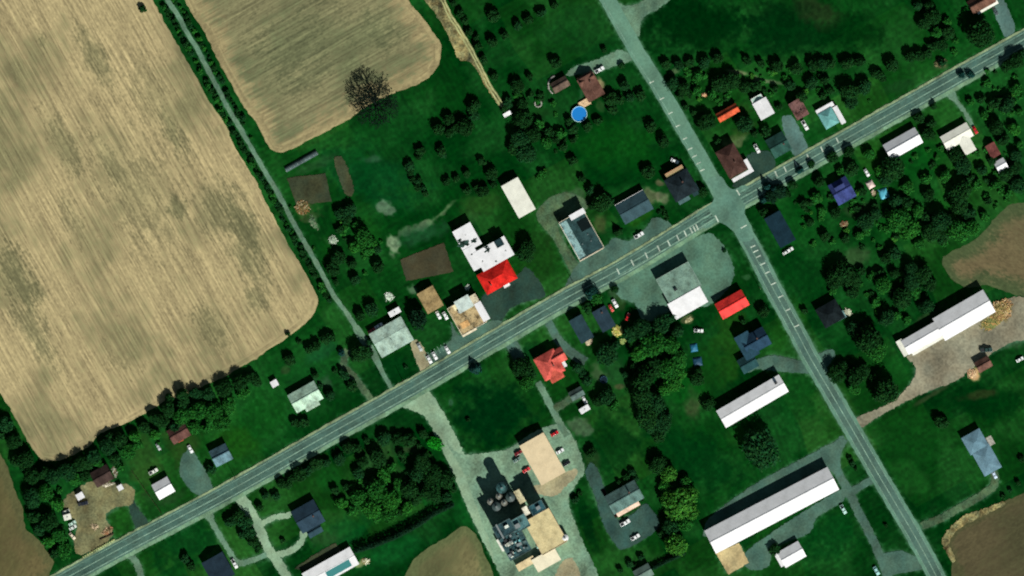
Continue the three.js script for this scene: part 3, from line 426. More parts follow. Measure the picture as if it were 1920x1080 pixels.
b = building('cottage', 'white roofed cottage beside the orange shed', 'house', [1431, 204], 26, 32, { ridgeV: true, eave: 2.9, rise: 1.5, roof: WHITE, wall: W_WHITE });
wing(b, [1420, 188], 20, 13, { type: 'flat', eave: 2.6, roof: roofMat([168, 196, 184], 0.15), wall: W_WHITE });
b = building('cottage', 'mottled brown roofed cottage beside the teal house', 'house', [1497, 205], 23, 32, { ridgeV: true, eave: 3.2, rise: 2.2, roof: roofMat([104, 76, 72], 0.8), wall: W_BROWN, chimney: [-0.2, 0.1] });
b = building('house', 'teal roofed house with white roofed wings', 'house', [1553, 222], 26, 30, { type: 'hip', eave: 3, rise: 1.6, ridge: 2, roof: roofMat([98, 152, 148], 0.15), wall: W_WHITE });
wing(b, [1546, 203], 36, 8, { type: 'flat', eave: 2.7, roof: WHITE, wall: W_WHITE, parapet: false, y: 0 });
wing(b, [1573, 216], 9, 36, { type: 'flat', eave: 2.6, roof: WHITE, wall: W_WHITE, parapet: false });
b = building('house', 'brown roofed house with a cream porch beside the blue grey driveway', 'house', [1839, 4], 46, 24, { eave: 3, rise: 2.2, roof: roofMat([92, 66, 54]), wall: W_CREAM });
wing(b, [1851, 14], 42, 5, { type: 'shed', eave: 2.3, rise: 0.3, roof: CREAM, wall: W_CREAM, wallName: 'porch', roofName: 'porch_roof' });
b = building('corner_house', 'dark brown hip roofed house with an L shaped white porch at the crossroads', 'house', [1371, 302], 36, 54, { type: 'hip', eave: 4.6, rise: 2.6, ridge: 6, roof: roofMat([68, 48, 42]), wall: W_BROWN, chimney: [0.1, 0.1] });
{ // the porch wraps the two sunny sides
  mesh('porch_roof', uvTop(mergeGeometries([box(10.9, 0.16, 2.2, 0.6, 2.75, 10.1), box(2.2, 0.16, 8.2, 7.15, 2.75, 7.1)])), WHITE, b);
  for (const [x, z] of [[-4.6, 11], [-1, 11], [2.6, 11], [8, 11], [8, 7.2], [8, 3.2]]) mesh('post', cyl(0.09, 0.09, 2.66, x, 1.33, z, 8), TRIM, b);
}
b = building('house', 'dark green roofed house beside the wide grey driveway', 'house', [1459, 272], 34, 36, { eave: 3.4, rise: 2.2, roof: roofMat([38, 70, 62]), wall: W_GREY, chimney: [0.25, 0.1] });
b = building('ranch_house', 'long white metal roofed house below the highway', 'house', [1692, 270], 66, 30, { eave: 3, rise: 2.0, roof: GALV, wall: W_WHITE, barn: false });
b = building('house', 'cream L shaped house at the end of the thin driveway', 'house', [1793, 256], 54, 26, { eave: 3, rise: 1.0, roof: CREAM, wall: W_CREAM });
wing(b, [1812, 272], 20, 30, { ridgeV: true, eave: 2.95, rise: 0.8, roof: CREAM, wall: W_CREAM });
b = building('shed', 'small brown red shed beside a small white shed', 'shed', [1861, 282], 16, 24, { ridgeV: true, eave: 2.4, rise: 1.2, roof: roofMat([104, 60, 56]), wall: W_BROWN, barn: true });
b = building('shed', 'small white roofed shed beside the brown red shed', 'shed', [1876, 310], 18, 19, { eave: 2.4, rise: 1.1, roof: GALV, wall: W_WHITE, barn: true });
b = building('house', 'indigo blue roofed house with a raised dormer', 'house', [1578, 358], 35, 40, { eave: 3.2, rise: 2.4, roof: roofMat([50, 60, 106], 0.35), wall: W_GREY });
wing(b, [1573, 352], 20, 7, { type: 'flat', eave: 5.9, roof: roofMat([56, 66, 110], 0.2), wall: W_GREY, parapet: false, wallName: 'dormer', roofName: 'dormer_roof' });
b = building('house', 'long slate dark house beside the southern road', 'house', [1462, 430], 30, 60, { ridgeV: true, eave: 3, rise: 2.0, roof: roofMat([22, 44, 54], 0.25), wall: W_GREY });
b = building('barn', 'cream roofed barn beside the worn gravel yard', 'barn', [972, 371], 33, 66, { ridgeV: true, eave: 3.6, rise: 0.9, roof: CREAM, wall: W_CREAM, barn: true });
// flat roofed shop
b = building('shop', 'flat roofed shop with a dark membrane and a white rooftop box', 'shop', [1090, 441], 50, 80, { type: 'flat', eave: 4.6, roof: roofMat([42, 66, 66], 0.35), wall: W_GREY, trim: W_CREAM });
{
  const [gx, gz] = local(b, [1073, 450]); mesh('gravel_roof', box(4.6, 0.1, 22.5, gx, 4.84, gz), roofMat([112, 142, 140], 0.9), b);
  const [wx, wz] = local(b, [1082, 402]); mesh('rooftop_box', box(9.2, 1.2, 3.2, wx, 5.38, wz), WHITE, b);
  const [dx, dz] = local(b, [1095, 421]); mesh('membrane_patch', box(6.4, 0.12, 6.4, dx, 4.85, dz), roofMat([14, 24, 24], 0.2), b);
  const [fx, fz] = local(b, [1109, 478]); mesh('fascia', box(15.2, 1.1, 0.4, fx, 4.5, fz), W_CREAM, b);
  for (const q of [[1092, 458], [1108, 452], [1102, 440]]) { const [vx, vz] = local(b, q); mesh('roof_vent', ventG, METAL, b, [vx, 4.9, vz]); }
}
b = building('house', 'slate grey gabled house behind the asphalt forecourt', 'house', [1189, 389], 58, 37, { eave: 3.2, rise: 1.9, roof: roofMat([50, 72, 78], 0.25), wall: W_GREY });
mesh('gutter', box(18.4, 0.16, 0.3, 0, 3.0, -6.25), TRIM, b);
b = building('house', 'black roofed house with an orange rear deck at the crossroads', 'house', [1277, 348], 46, 44, { type: 'hip', eave: 4.6, rise: 2.2, ridge: 3, roof: roofMat([26, 36, 40]), wall: W_GREY, chimney: [0.1, -0.1] });
wing(b, [1281, 373], 22, 12, { type: 'shed', eave: 2.6, rise: 0.7, roof: roofMat([66, 92, 92], 0.2), wall: W_GREY });
wing(b, [1302, 356], 14, 20, { type: 'shed', eave: 2.8, rise: 0.7, roof: roofMat([34, 56, 58], 0.2), wall: W_GREY });
{ const [dx, dz] = local(b, [1264, 322]); for (let k = 0; k < 8; k++) mesh('deck_board', box(11, 0.12, 0.3, dx, 4.0, dz - 1.2 + k * 0.34), std({ color: rgb(186 - k % 3 * 16, 136 + k % 2 * 14, 106) }), b); mesh('deck_frame', uvTop(mergeGeometries([box(0.2, 3.9, 0.2, dx - 5.2, 1.95, dz - 1), box(0.2, 3.9, 0.2, dx + 5.2, 1.95, dz - 1), box(0.2, 3.9, 0.2, dx, 1.95, dz - 1)])), W_BROWN, b); }
// white flat roofed hall with the red hip roofed front
const STAIN = roofMat([46, 70, 62], 0.9);
b = building('hall', 'white flat roofed hall with dark stains behind the red roofed house', 'hall', [926, 476], 66, 40, { type: 'flat', eave: 4.4, roof: WHITE, wall: W_WHITE, trim: W_WHITE, parapet: false });
wing(b, [876, 446], 38, 46, { type: 'flat', eave: 4.2, roof: WHITE, wall: W_WHITE, parapet: false });
wing(b, [888, 484], 22, 44, { type: 'flat', eave: 4.3, roof: WHITE, wall: W_WHITE, parapet: false });
{
  const blob = (c, r, seed, y) => { const [x, z] = local(b, c), q = RNG(seed), s = new THREE.Shape(); for (let k = 0; k < 14; k++) { const a = k / 14 * 6.283, rr = r * (0.45 + 0.8 * q()); k ? s.lineTo(Math.cos(a) * rr, Math.sin(a) * rr * 0.7) : s.moveTo(rr, 0); } const g = new THREE.ShapeGeometry(s); g.rotateX(-Math.PI / 2); g.translate(x, y, z); mesh('stain', g, STAIN, b); };
  blob([868, 456], 3.2, 4, 4.39); blob([862, 451], 1.7, 14, 4.4); blob([877, 459], 1.4, 15, 4.405); blob([889, 451], 2, 5, 4.41); blob([912, 463], 1.5, 16, 4.6); blob([915, 468], 2.2, 6, 4.59); blob([905, 490], 0.6, 7, 4.59); blob([885, 477], 0.8, 8, 4.48); blob([930, 490], 0.7, 9, 4.59); blob([948, 470], 0.6, 12, 4.59); blob([873, 440], 0.4, 13, 4.39);
  const [hx, hz] = local(b, [936, 456]); mesh('rooftop_unit', new RoundedBoxGeometry(4.6, 1.3, 4.2, 2, 0.15).translate(hx, 5.2, hz), roofMat([42, 66, 70], 0.3), b);
}
b = building('house', 'bright red hip roofed house joined to the white hall', 'house', [932, 519], 62, 39, { type: 'hip', eave: 4.2, rise: 2.6, ridge: 7, roof: roofMat([182, 34, 28], 0.35), wall: W_WHITE, chimney: [-0.28, 0.2] });
wing(b, [950, 535], 12, 6, { type: 'flat', eave: 2.6, roof: WHITE, wall: W_WHITE, parapet: false, wallName: 'porch', roofName: 'porch_roof' });
b = building('garage', 'tan roofed garage beside the brown garden plot', 'garage', [807, 562], 31, 40, { ridgeV: true, eave: 3.2, rise: 0.8, roof: roofMat([142, 122, 84], 0.35), wall: W_TAN, barn: true });
// tan store
b = building('store', 'tan flat roofed store with a pale raised roof section beside the highway', 'shop', [876, 591], 52, 56, { type: 'flat', eave: 3.8, roof: roofMat([152, 134, 98], 0.8), wall: W_TAN, trim: W_CREAM });
{
  const [ax, az] = local(b, [870, 570]); mesh('raised_roof', box(9, 1.6, 7.4, ax, 4.6, az), roofMat([186, 200, 192], 0.2), b);
  const [bx, bz] = local(b, [904, 584]); mesh('white_roof', box(4.2, 0.7, 11.5, bx, 4.22, bz), WHITE, b);
  const [cx, cz] = local(b, [886, 562]); mesh('gravel_roof', box(5, 0.6, 5, cx + 0.6, 4.2, cz), roofMat([172, 164, 140], 0.6), b);
  const [dx, dz] = local(b, [872, 608]); mesh('roof_patch', box(5, 0.08, 3.4, dx, 4.05, dz), roofMat([190, 150, 98], 0.35), b);
  const [ex, ez] = local(b, [855, 576]); mesh('roof_patch', box(3, 0.08, 3.4, ex, 4.05, ez), roofMat([206, 196, 156], 0.3), b);
  const [ux, uz] = local(b, [861, 585]); mesh('rooftop_unit', box(1.4, 1.1, 1.4, ux, 4.55, uz), METAL, b);
  const [fx, fz] = local(b, [880, 622]); mesh('sign_canopy', box(9, 0.4, 1.2, fx, 3.4, fz + 0.4), W_CREAM, b);
}
b = building('hall', 'wide mint grey roofed hall beside the red car', 'hall', [734, 632], 66, 48, { eave: 3.4, rise: 0.7, roof: roofMat([144, 166, 152], 0.35), wall: W_GREY, barn: true, rz: -1 });
mesh('roof_vent', ventG, DARKM, b, [-0.6, 4.1, 1.2]);
b = building('house', 'mint grey gabled house among lawns above the highway', 'house', [573, 744], 54, 35, { eave: 3, rise: 2.1, roof: roofMat([158, 186, 164], 0.3), wall: W_GREY });
wing(b, [583, 756], 26, 18, { ridgeV: true, eave: 2.9, rise: 1.4, roof: roofMat([166, 192, 170], 0.3), wall: W_GREY });
b = building('house', 'salmon red house with crossing hip roofs', 'house', [1030, 684], 40, 44, { type: 'hip', eave: 4.2, rise: 2.6, ridge: 3, roof: roofMat([180, 80, 70], 0.35), wall: W_CREAM, chimney: [0.15, 0.1] });
wing(b, [1046, 668], 24, 24, { eave: 4.1, rise: 2.0, roof: roofMat([184, 84, 74], 0.35), wall: W_CREAM });
wing(b, [1040, 700], 24, 26, { ridgeV: true, eave: 4.0, rise: 1.9, roof: roofMat([190, 88, 72], 0.35), wall: W_CREAM });
wing(b, [1058, 682], 6, 12, { type: 'flat', eave: 2.5, roof: WHITE, wall: W_WHITE, parapet: false, wallName: 'porch', roofName: 'porch_roof' });
b = building('cottage', 'narrow slate cottage beside the grey green driveway', 'house', [1090, 617], 24, 46, { ridgeV: true, eave: 3.6, rise: 1.9, roof: roofMat([40, 62, 68], 0.2), wall: W_GREY });
b = building('cottage', 'narrow slate cottage beside the yellow flower garden', 'house', [1132, 598], 25, 40, { ridgeV: true, eave: 3.8, rise: 2.2, roof: roofMat([40, 58, 68], 0.25), wall: W_GREY, chimney: [0.3, 0.1] });
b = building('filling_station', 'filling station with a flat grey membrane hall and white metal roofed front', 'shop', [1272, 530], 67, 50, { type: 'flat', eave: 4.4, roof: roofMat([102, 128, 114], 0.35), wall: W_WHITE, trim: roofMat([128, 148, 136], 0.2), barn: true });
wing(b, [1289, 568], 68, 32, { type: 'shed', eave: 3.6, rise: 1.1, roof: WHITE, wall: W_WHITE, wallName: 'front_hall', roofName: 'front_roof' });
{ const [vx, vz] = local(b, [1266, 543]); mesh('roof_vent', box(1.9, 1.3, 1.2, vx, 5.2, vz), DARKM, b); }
b = building('shed', 'bright red metal shed beside the parking lot', 'shed', [1372, 571], 54, 30, { eave: 3.6, rise: 1.9, roof: roofMat([212, 46, 40], 0.3, 0.7), wall: W_RED, barn: true });
b = building('house', 'navy roofed house with crossing gables', 'house', [1416, 640], 46, 34, { eave: 4.2, rise: 2.4, roof: roofMat([34, 58, 76], 0.25), wall: W_GREY, chimney: [0.1, -0.1] });
wing(b, [1400, 648], 26, 46, { ridgeV: true, eave: 4, rise: 2.0, roof: roofMat([40, 70, 84], 0.25), wall: W_GREY });
wing(b, [1402, 681], 30, 26, { eave: 3, rise: 1.6, roof: roofMat([34, 64, 66], 0.25), wall: W_GREY });
b = building('barn', 'white metal barn near the navy roofed house', 'barn', [1410, 752], 133, 34, { eave: 4.4, rise: 1.4, roof: WHITE, wall: W_METAL, barn: true, ang: 30.2 });
mesh('roof_vent', box(1.6, 0.9, 1.4, 16.5, 5.9, -2.4), DARKM, b);
b = building('house', 'black roofed house with a pale patio beside the southern road', 'house', [1556, 588], 40, 37, { type: 'hip', eave: 3.4, rise: 2.0, ridge: 3, roof: roofMat([20, 28, 30], 0.3), wall: W_GREY });
wing(b, [1576, 592], 17, 14, { type: 'flat', eave: 2.5, roof: roofMat([92, 124, 122], 0.3), wall: W_GREY, parapet: false });
b = building('barn', 'long galvanised barn beside the heap of orange planks', 'barn', [1806, 591], 106, 45, { eave: 4.6, rise: 2.2, roof: GALV, wall: W_METAL, barn: true, ang: 30 });
b = building('barn', 'low narrow barn with cream lean to, joined to the galvanised barn', 'barn', [1727, 634], 70, 27, { eave: 3.4, rise: 1.4, roof: GALV, wall: W_METAL, barn: true, ang: 30 });
wing(b, [1738, 646], 66, 8, { type: 'shed', eave: 2.4, rise: 0.3, roof: CREAM, wall: W_CREAM, ang: 30, wallName: 'lean_to', roofName: 'lean_to_roof' });
wing(b, [1692, 652], 12, 32, { type: 'flat', eave: 2.9, roof: CREAM, wall: W_CREAM, ang: 30, parapet: false, wallName: 'lean_to', roofName: 'lean_to_roof' });
b = building('shed', 'brown shed with a dark shadow beside the dark green truck', 'shed', [1843, 683], 26, 19, { eave: 2.8, rise: 1.4, roof: roofMat([96, 70, 60], 0.4), wall: W_BROWN, barn: true });
b = building('house', 'slate blue house by the brush edged brown field', 'house', [1827, 828], 36, 34, { type: 'hip', eave: 3, rise: 1.5, ridge: 2, roof: roofMat([92, 122, 134], 0.2), wall: W_WHITE });
wing(b, [1849, 862], 34, 48, { type: 'hip', eave: 2.95, rise: 1.5, ridge: 4, roof: roofMat([96, 126, 138], 0.2), wall: W_WHITE });
{ const [px, pz] = local(b, [1856, 827]); mesh('patio', box(4, 0.14, 5.2, px, 0.07, pz), CONC, b); }
b = building('barn', 'longest white barn in the village, beside the service road', 'barn', [1446, 956], 257, 45, { eave: 4.6, rise: 2.3, roof: GALV, wall: W_METAL, barn: true, ang: 27.5 });
b = building('cottage', 'small white gabled cottage on the gravel lot by the longest barn', 'house', [1484, 1039], 42, 30, { eave: 2.8, rise: 1.6, roof: GALV, wall: W_WHITE });
wing(b, [1463, 1048], 11, 26, { type: 'shed', eave: 2.3, rise: 0.3, roof: WHITE, wall: W_WHITE });
b = building('warehouse', 'tan roofed warehouse with red cars parked around it', 'warehouse', [1017, 860], 49, 82, { ridgeV: true, eave: 4.6, rise: 0.7, roof: TAN, wall: W_TAN, barn: true });
b = building('warehouse', 'large flat tan roofed warehouse of the feed mill', 'warehouse', [1023, 996], 52, 70, { type: 'flat', eave: 4.6, roof: roofMat([190, 176, 132], 0.2), wall: W_TAN, trim: W_TAN, barn: true });
b = building('shed', 'small pinkish roofed shed at the end of the feed mill', 'shed', [1024, 1049], 48, 25, { type: 'shed', eave: 3.2, rise: 0.5, roof: roofMat([232, 206, 178], 0.1), wall: W_TAN, barn: true });
b = building('shed', 'low tan lean to shed beside the pinkish shed', 'shed', [986, 1056], 36, 12, { type: 'shed', eave: 2.6, rise: 0.4, roof: roofMat([196, 178, 138], 0.2), wall: W_TAN, barn: true });
b = building('house', 'brick walled house with a pink porch roof', 'house', [1170, 932], 62, 36, { eave: 3.4, rise: 2.3, roof: roofMat([78, 104, 98], 0.3), wall: W_BRICK, chimney: [0.2, -0.1] });
wing(b, [1177, 953], 46, 9, { type: 'shed', eave: 2.5, rise: 0.4, roof: roofMat([226, 186, 164], 0.15), wall: W_BRICK, wallName: 'porch', roofName: 'porch_roof' });
b = building('cottage', 'grey roofed cottage beside a long clipped hedge', 'house', [1206, 1074], 30, 22, { eave: 2.8, rise: 1.4, roof: roofMat([92, 112, 102], 0.25), wall: W_GREY });
b = building('house', 'slate house beside the oval gravel loop', 'house', [578, 968], 46, 44, { eave: 3.2, rise: 2.2, roof: roofMat([38, 56, 68], 0.25), wall: W_GREY, chimney: [0.2, 0.1] });
wing(b, [590, 994], 26, 16, { eave: 2.7, rise: 1.0, roof: roofMat([40, 62, 70], 0.25), wall: W_GREY });
b = building('greenhouse', 'white roofed greenhouse with a teal glazed strip', 'greenhouse', [620, 1066], 100, 34, { eave: 2.8, rise: 0.5, roof: roofMat([226, 230, 226], 0.1), wall: W_WHITE, barn: true });
{ mesh('glazing', box(15, 0.1, 4.2, 4, 3.45, 2.2), new THREE.MeshPhysicalMaterial({ color: rgb(64, 128, 126), roughness: 0.2 }), b); }
b = building('house', 'dark slate roofed house below the thin pale driveway', 'house', [410, 1066], 42, 46, { ridgeV: true, eave: 3.2, rise: 1.6, roof: roofMat([30, 44, 54], 0.2), wall: W_GREY });
b = building('cottage', 'white and grey gabled cottage between the dirt yard and the turning area', 'house', [307, 915], 31, 29, { eave: 2.8, rise: 1.7, roof: GALV, wall: W_WHITE });
b = building('cottage', 'dark brown cottage at the back of the cluttered dirt yard', 'house', [192, 892], 34, 28, { eave: 3, rise: 1.8, roof: roofMat([58, 46, 42], 0.5), wall: W_BROWN });
b = building('house', 'brown roofed house with a red corner under the tree belt', 'house', [336, 812], 34, 26, { eave: 3, rise: 1.8, roof: roofMat([84, 58, 52], 0.4), wall: W_RED });
wing(b, [338, 823], 10, 10, { type: 'flat', eave: 2.4, roof: roofMat([176, 86, 66], 0.3), wall: W_RED, parapet: false });
b = building('house', 'small blue grey gabled house beside a round dark tree', 'house', [415, 853], 32, 30, { ang: 27, eave: 3.2, rise: 2.4, roof: roofMat([84, 112, 120], 0.3), wall: W_GREY });
b = building('shed', 'tiny square white shed beside the dark brown cottage', 'shed', [226, 914], 10, 10, { type: 'flat', eave: 2.2, roof: WHITE, wall: W_WHITE, parapet: false, barn: true });
b = building('shed', 'small square white shed beside the dark pickup', 'shed', [151, 930], 14, 12, { type: 'flat', eave: 2.3, roof: WHITE, wall: W_WHITE, parapet: false, barn: true });
b = building('shed', 'small white shed at the field corner by the mint house', 'shed', [515, 719], 13, 12, { type: 'flat', eave: 2.2, roof: WHITE, wall: W_WHITE, parapet: false, barn: true });
b = building('hut', 'small grey hut beside the white box trailer', 'shed', [1081, 738], 24, 15, { eave: 2.3, rise: 1.1, roof: roofMat([74, 92, 86], 0.3), wall: W_GREY, barn: true });
{ // low plastic covered growing tunnel
  const t = thing('growing_tunnel', 'long low grey growing tunnel beside the weedy garden plot', 'tunnel', [P(565, 302)[0], 0, P(565, 302)[1]], UA);
  const c = new THREE.CylinderGeometry(1.5, 1.5, 20.5, 20, 1, false, -Math.PI / 2, Math.PI); c.rotateX(-Math.PI / 2); c.rotateY(Math.PI / 2); mesh('cover', uvTop(c.clone()), roofMat([64, 78, 78], 0.3), t);
  for (let k = 0; k < 9; k++) { const h = new THREE.TorusGeometry(1.54, 0.05, 6, 14, Math.PI); h.rotateY(Math.PI / 2); mesh('hoop', h, METAL, t, [-10 + k * 2.5, 0, 0]); }
}
// ---------------------------------------------------------------- feed mill: towers and silos
function silo(label, c, r, h, m) {
  const t = thing('silo', label, 'silo', [P(...c)[0], 0, P(...c)[1]], 0, 'silos of the feed mill'), R = r * S;
  mesh('shell', cyl(R, R, h, 0, h / 2, 0, 28), m, t); const rf = mesh('roof', new THREE.ConeGeometry(R * 1.05, R * 0.55, 28).translate(0, h + R * 0.275 + 0.005, 0), m, t);
  mesh('cap', cyl(0.45, 0.5, 0.6, 0, h + R * 0.55, 0, 12), METAL, rf);
  for (let k = 1; k < 4; k++) mesh('hoop', new THREE.TorusGeometry(R + 0.03, 0.05, 6, 28).rotateX(Math.PI / 2).translate(0, h * k / 4, 0), METAL, t);
  mesh('ladder', uvTop(mergeGeometries([box(0.06, h, 0.06, -0.2, h / 2, R + 0.12), box(0.06, h, 0.06, 0.2, h / 2, R + 0.12), ...Array.from({ length: 10 }, (_, k) => box(0.4, 0.04, 0.04, 0, (k + 0.5) * h / 10, R + 0.12))])), METAL, t);
  return t;
}
const TEAL = roofMat([92, 146, 148], 0.8, 0.8), SIL = roofMat([184, 190, 178], 0.8, 0.8), DSIL = roofMat([70, 90, 88], 0.5, 0.6);
silo('teal topped silo standing apart at the end of the mill cluster', [941, 913], 10, 11.5, TEAL);
silo('broad squat teal silo beside the small tan mill shed', [957, 931], 8.5, 8, DSIL);
silo('slim pale silo next to the teal topped silo', [936, 929], 6, 9, SIL);
silo('slim pale silo nearest the gravel road to the mill', [920, 939], 6, 10, SIL);
silo('dark round silo in the middle of the mill cluster', [931, 948], 8, 11, DSIL);
silo('pale silo wedged between the dark silo and the mill tower', [946, 941], 6, 10, SIL);
silo('small white silo on the sunny side of the tan warehouse', [1059, 1008], 6.5, 4.5, WHITE);
b = building('mill_tower', 'tall dark mill tower beside the flat tan warehouse', 'tower', [1007, 950], 26, 18, { type: 'flat', eave: 13, roof: roofMat([42, 74, 80], 0.7), wall: DSIL, trim: DSIL, barn: true });
mesh('rooftop_unit', box(2.4, 1.3, 2, 0.5, 13.8, 0.3), METAL, b);
b = building('mill_tower', 'wide grey mill tower between the two tallest mill shadows', 'tower', [974, 980], 32, 24, { type: 'flat', eave: 12.5, roof: roofMat([72, 104, 104], 0.7), wall: DSIL, trim: DSIL, barn: true });
mesh('rooftop_unit', box(3, 1.6, 2.4, -1.5, 13.5, 0.4), METAL, b);
b = building('mill_tower', 'dark square mill tower at the gravel road side of the mill', 'tower', [945, 990], 36, 24, { type: 'flat', eave: 13, roof: roofMat([40, 62, 66], 0.8), wall: DSIL, trim: DSIL, barn: true });
mesh('rooftop_unit', box(2.4, 1.4, 1.6, 2, 13.9, -0.6), SIL, b); mesh('conveyor', box(0.9, 0.9, 9, -2.6, 13.7, 0), METAL, b);
b = building('mill_annex', 'low dark machinery annex of the feed mill', 'annex', [966, 1020], 44, 44, { type: 'flat', eave: 5, roof: roofMat([48, 72, 74], 0.8), wall: W_GREY, trim: DSIL, barn: true });
{ const q = RNG(88), ms = [SIL, METAL, DSIL, DARKM, TEAL]; for (let k = 0; k < 26; k++) mesh('roof_duct', box(0.5 + q() * 1.6, 0.4 + q() * 1.4, 0.4 + q() * 1.2, (q() - 0.5) * 11.4, 5.6, (q() - 0.5) * 11.4), ms[k % 5], b); }
for (const [x, z, w, d, h, m] of [[-3, -2, 2.4, 2, 1.6, SIL], [2, 1, 3, 1.6, 1.2, METAL], [3.6, -3.6, 1.2, 1.2, 2.2, DSIL], [-3.8, 3.4, 1.6, 2.8, 1, DARKM], [0.4, 4, 2, 1, 1.4, SIL]]) mesh('rooftop_unit', box(w, h, d, x, 5.2 + h / 2, z), m, b);
b = building('mill_shed', 'small tan roofed mill shed between the silos and the dark tower', 'shed', [975, 930], 13, 26, { type: 'flat', eave: 4, roof: roofMat([186, 178, 142], 0.3), wall: W_TAN, parapet: false, barn: true });
b = building('mill_shed', 'small white roofed mill shed in the gap between towers', 'shed', [986, 957], 10, 16, { type: 'flat', eave: 4.4, roof: roofMat([214, 210, 190], 0.3), wall: W_TAN, parapet: false, barn: true });

// ---------------------------------------------------------------- trees, bushes, hedges
const BARK = mottled([66, 56, 44]);
function leafMesh(pts, size, rnd, flat = 0.35) {  // many small folded leaf clumps at given points (x, y, z, outward normal)
  const n = pts.length, pos = new Float32Array(n * 18), nor = new Float32Array(n * 18), col = new Float32Array(n * 18);
  const a = new THREE.Vector3(), u = new THREE.Vector3(), v = new THREE.Vector3(), nn = new THREE.Vector3(), q = new THREE.Vector3();
  pts.forEach((p, i) => {
    nn.set(p[3] + (rnd() - 0.5) * 1.5, p[4] + (rnd() - 0.5) * 1.5 + flat, p[5] + (rnd() - 0.5) * 1.5).normalize();
    u.set(rnd() - 0.5, rnd() - 0.5, rnd() - 0.5).cross(nn).normalize(); v.crossVectors(nn, u);
    const s = size * (0.6 + rnd() * 0.8), w = s * (0.6 + rnd() * 0.4), c = 0.55 + rnd() * 0.75, warm = 0.75 + rnd() * 0.6;
    const quad = [[-s, -w * 0.3, 0], [0, -w, 0.25], [s, w * 0.2, 0], [-s, -w * 0.3, 0], [s, w * 0.2, 0], [0.1 * s, w, 0.25]];
    quad.forEach((k, j) => {
      q.set(p[0], p[1], p[2]).addScaledVector(u, k[0]).addScaledVector(v, k[1]).addScaledVector(nn, -k[2] * s);
      const o = i * 18 + j * 3; pos[o] = q.x; pos[o + 1] = q.y; pos[o + 2] = q.z; nor[o] = nn.x; nor[o + 1] = nn.y; nor[o + 2] = nn.z; col[o] = c * warm; col[o + 1] = c; col[o + 2] = c * (1.5 - warm * 0.6);
    });
  });
  const g = new THREE.BufferGeometry(); g.setAttribute('position', new THREE.BufferAttribute(pos, 3)); g.setAttribute('normal', new THREE.BufferAttribute(nor, 3)); g.setAttribute('color', new THREE.BufferAttribute(col, 3)); return g;
}
function limb(a, b, r1, r2, n = 6) {
  const A = new THREE.Vector3(...a), B = new THREE.Vector3(...b), d = B.clone().sub(A), g = new THREE.CylinderGeometry(r2, r1, d.length(), n, 1, true);
  g.applyQuaternion(new THREE.Quaternion().setFromUnitVectors(new THREE.Vector3(0, 1, 0), d.normalize())); g.translate((A.x + B.x) / 2, (A.y + B.y) / 2, (A.z + B.z) / 2); return uvTop(g);
}
// crowns of radius 1 and height 1 (base at 0): scaled per tree
function broadleaf(seed, n, leaf, lobes) {
  const r = RNG(seed), L = [], pts = [];
  for (let k = 0; k < lobes; k++) { const a = k / lobes * 6.283 * 1.618 + r() * 0.8, d = Math.sqrt((k + 0.4) / lobes) * 0.66, rr = 0.3 + r() * 0.14; L.push([Math.cos(a) * d, 0.42 + (1 - d) * 0.26 + (r() - 0.5) * 0.22, Math.sin(a) * d, rr]); }
  for (let i = 0; i < n; i++) {
    const l = L[i % lobes], z = r() * 2 - 1, a = r() * 6.283, s = Math.sqrt(1 - z * z), k = l[3] * (0.62 + 0.42 * Math.sqrt(r()) + (r() < 0.08 ? 0.25 : 0)), nx = s * Math.cos(a), nz = s * Math.sin(a);
    const y = l[1] + z * k * 0.75; if (y < 0.14) continue;
    pts.push([l[0] + nx * k, y, l[2] + nz * k, nx, z, nz]);
  }
  const tr = [limb([0, 0, 0], [0.02, 0.42, 0.01], 0.075, 0.05, 8)];
  for (const l of L.slice(0, 6)) tr.push(limb([0.01, 0.25, 0], [l[0] * 0.8, l[1], l[2] * 0.8], 0.035, 0.012, 5));
  return { crown: leafMesh(pts, leaf, r), trunk: mergeGeometries(tr) };
}
function conifer(seed, n, leaf) {
  const r = RNG(seed), pts = [], bumps = Array.from({ length: 9 }, () => [r() * 6.283, r()]);
  for (let i = 0; i < n; i++) {
    const t = 1 - Math.sqrt(r()), a = r() * 6.283, tier = Math.abs(((t * 7) % 1) - 0.5), w = (1 - t) * (0.72 + 0.36 * tier) * (0.85 + 0.2 * Math.sin(a * 5 + t * 20)), k = w * (0.55 + 0.45 * Math.sqrt(r()));
    pts.push([Math.cos(a) * k, 0.1 + t * 0.9, Math.sin(a) * k, Math.cos(a), 0.5, Math.sin(a)]);
  }
  return { crown: leafMesh(pts, leaf, r), trunk: mergeGeometries([limb([0, 0, 0], [0, 0.8, 0], 0.07, 0.015, 8)]) };
}
const PROTO = {
  small: [1, 2, 3, 4, 5].map(k => broadleaf(100 + k, 800, 0.13, 9)), mid: [1, 2, 3, 4].map(k => broadleaf(200 + k, 1500, 0.095, 16)), big: [1, 2, 3].map(k => broadleaf(300 + k, 3000, 0.066, 26)),
  fir: [1, 2, 3].map(k => conifer(400 + k, 800, 0.14)), bush: [1, 2, 3].map(k => broadleaf(500 + k, 320, 0.2, 6)),
};
const leafMat = (r, g, b) => std({ color: rgb(r, g, b), vertexColors: true, side: THREE.DoubleSide, roughness: 0.85 });
const LEAF = { dark: [leafMat(20, 60, 26), leafMat(16, 54, 22), leafMat(20, 62, 32)], green: [leafMat(30, 92, 34), leafMat(26, 84, 30), leafMat(34, 98, 34)], lit: [leafMat(50, 108, 38), leafMat(44, 100, 34)], fir: [leafMat(12, 42, 26), leafMat(14, 46, 30)], teal: [leafMat(22, 62, 60)], red: [leafMat(44, 30, 26), leafMat(38, 34, 24)], vivid: [leafMat(18, 116, 26)] };
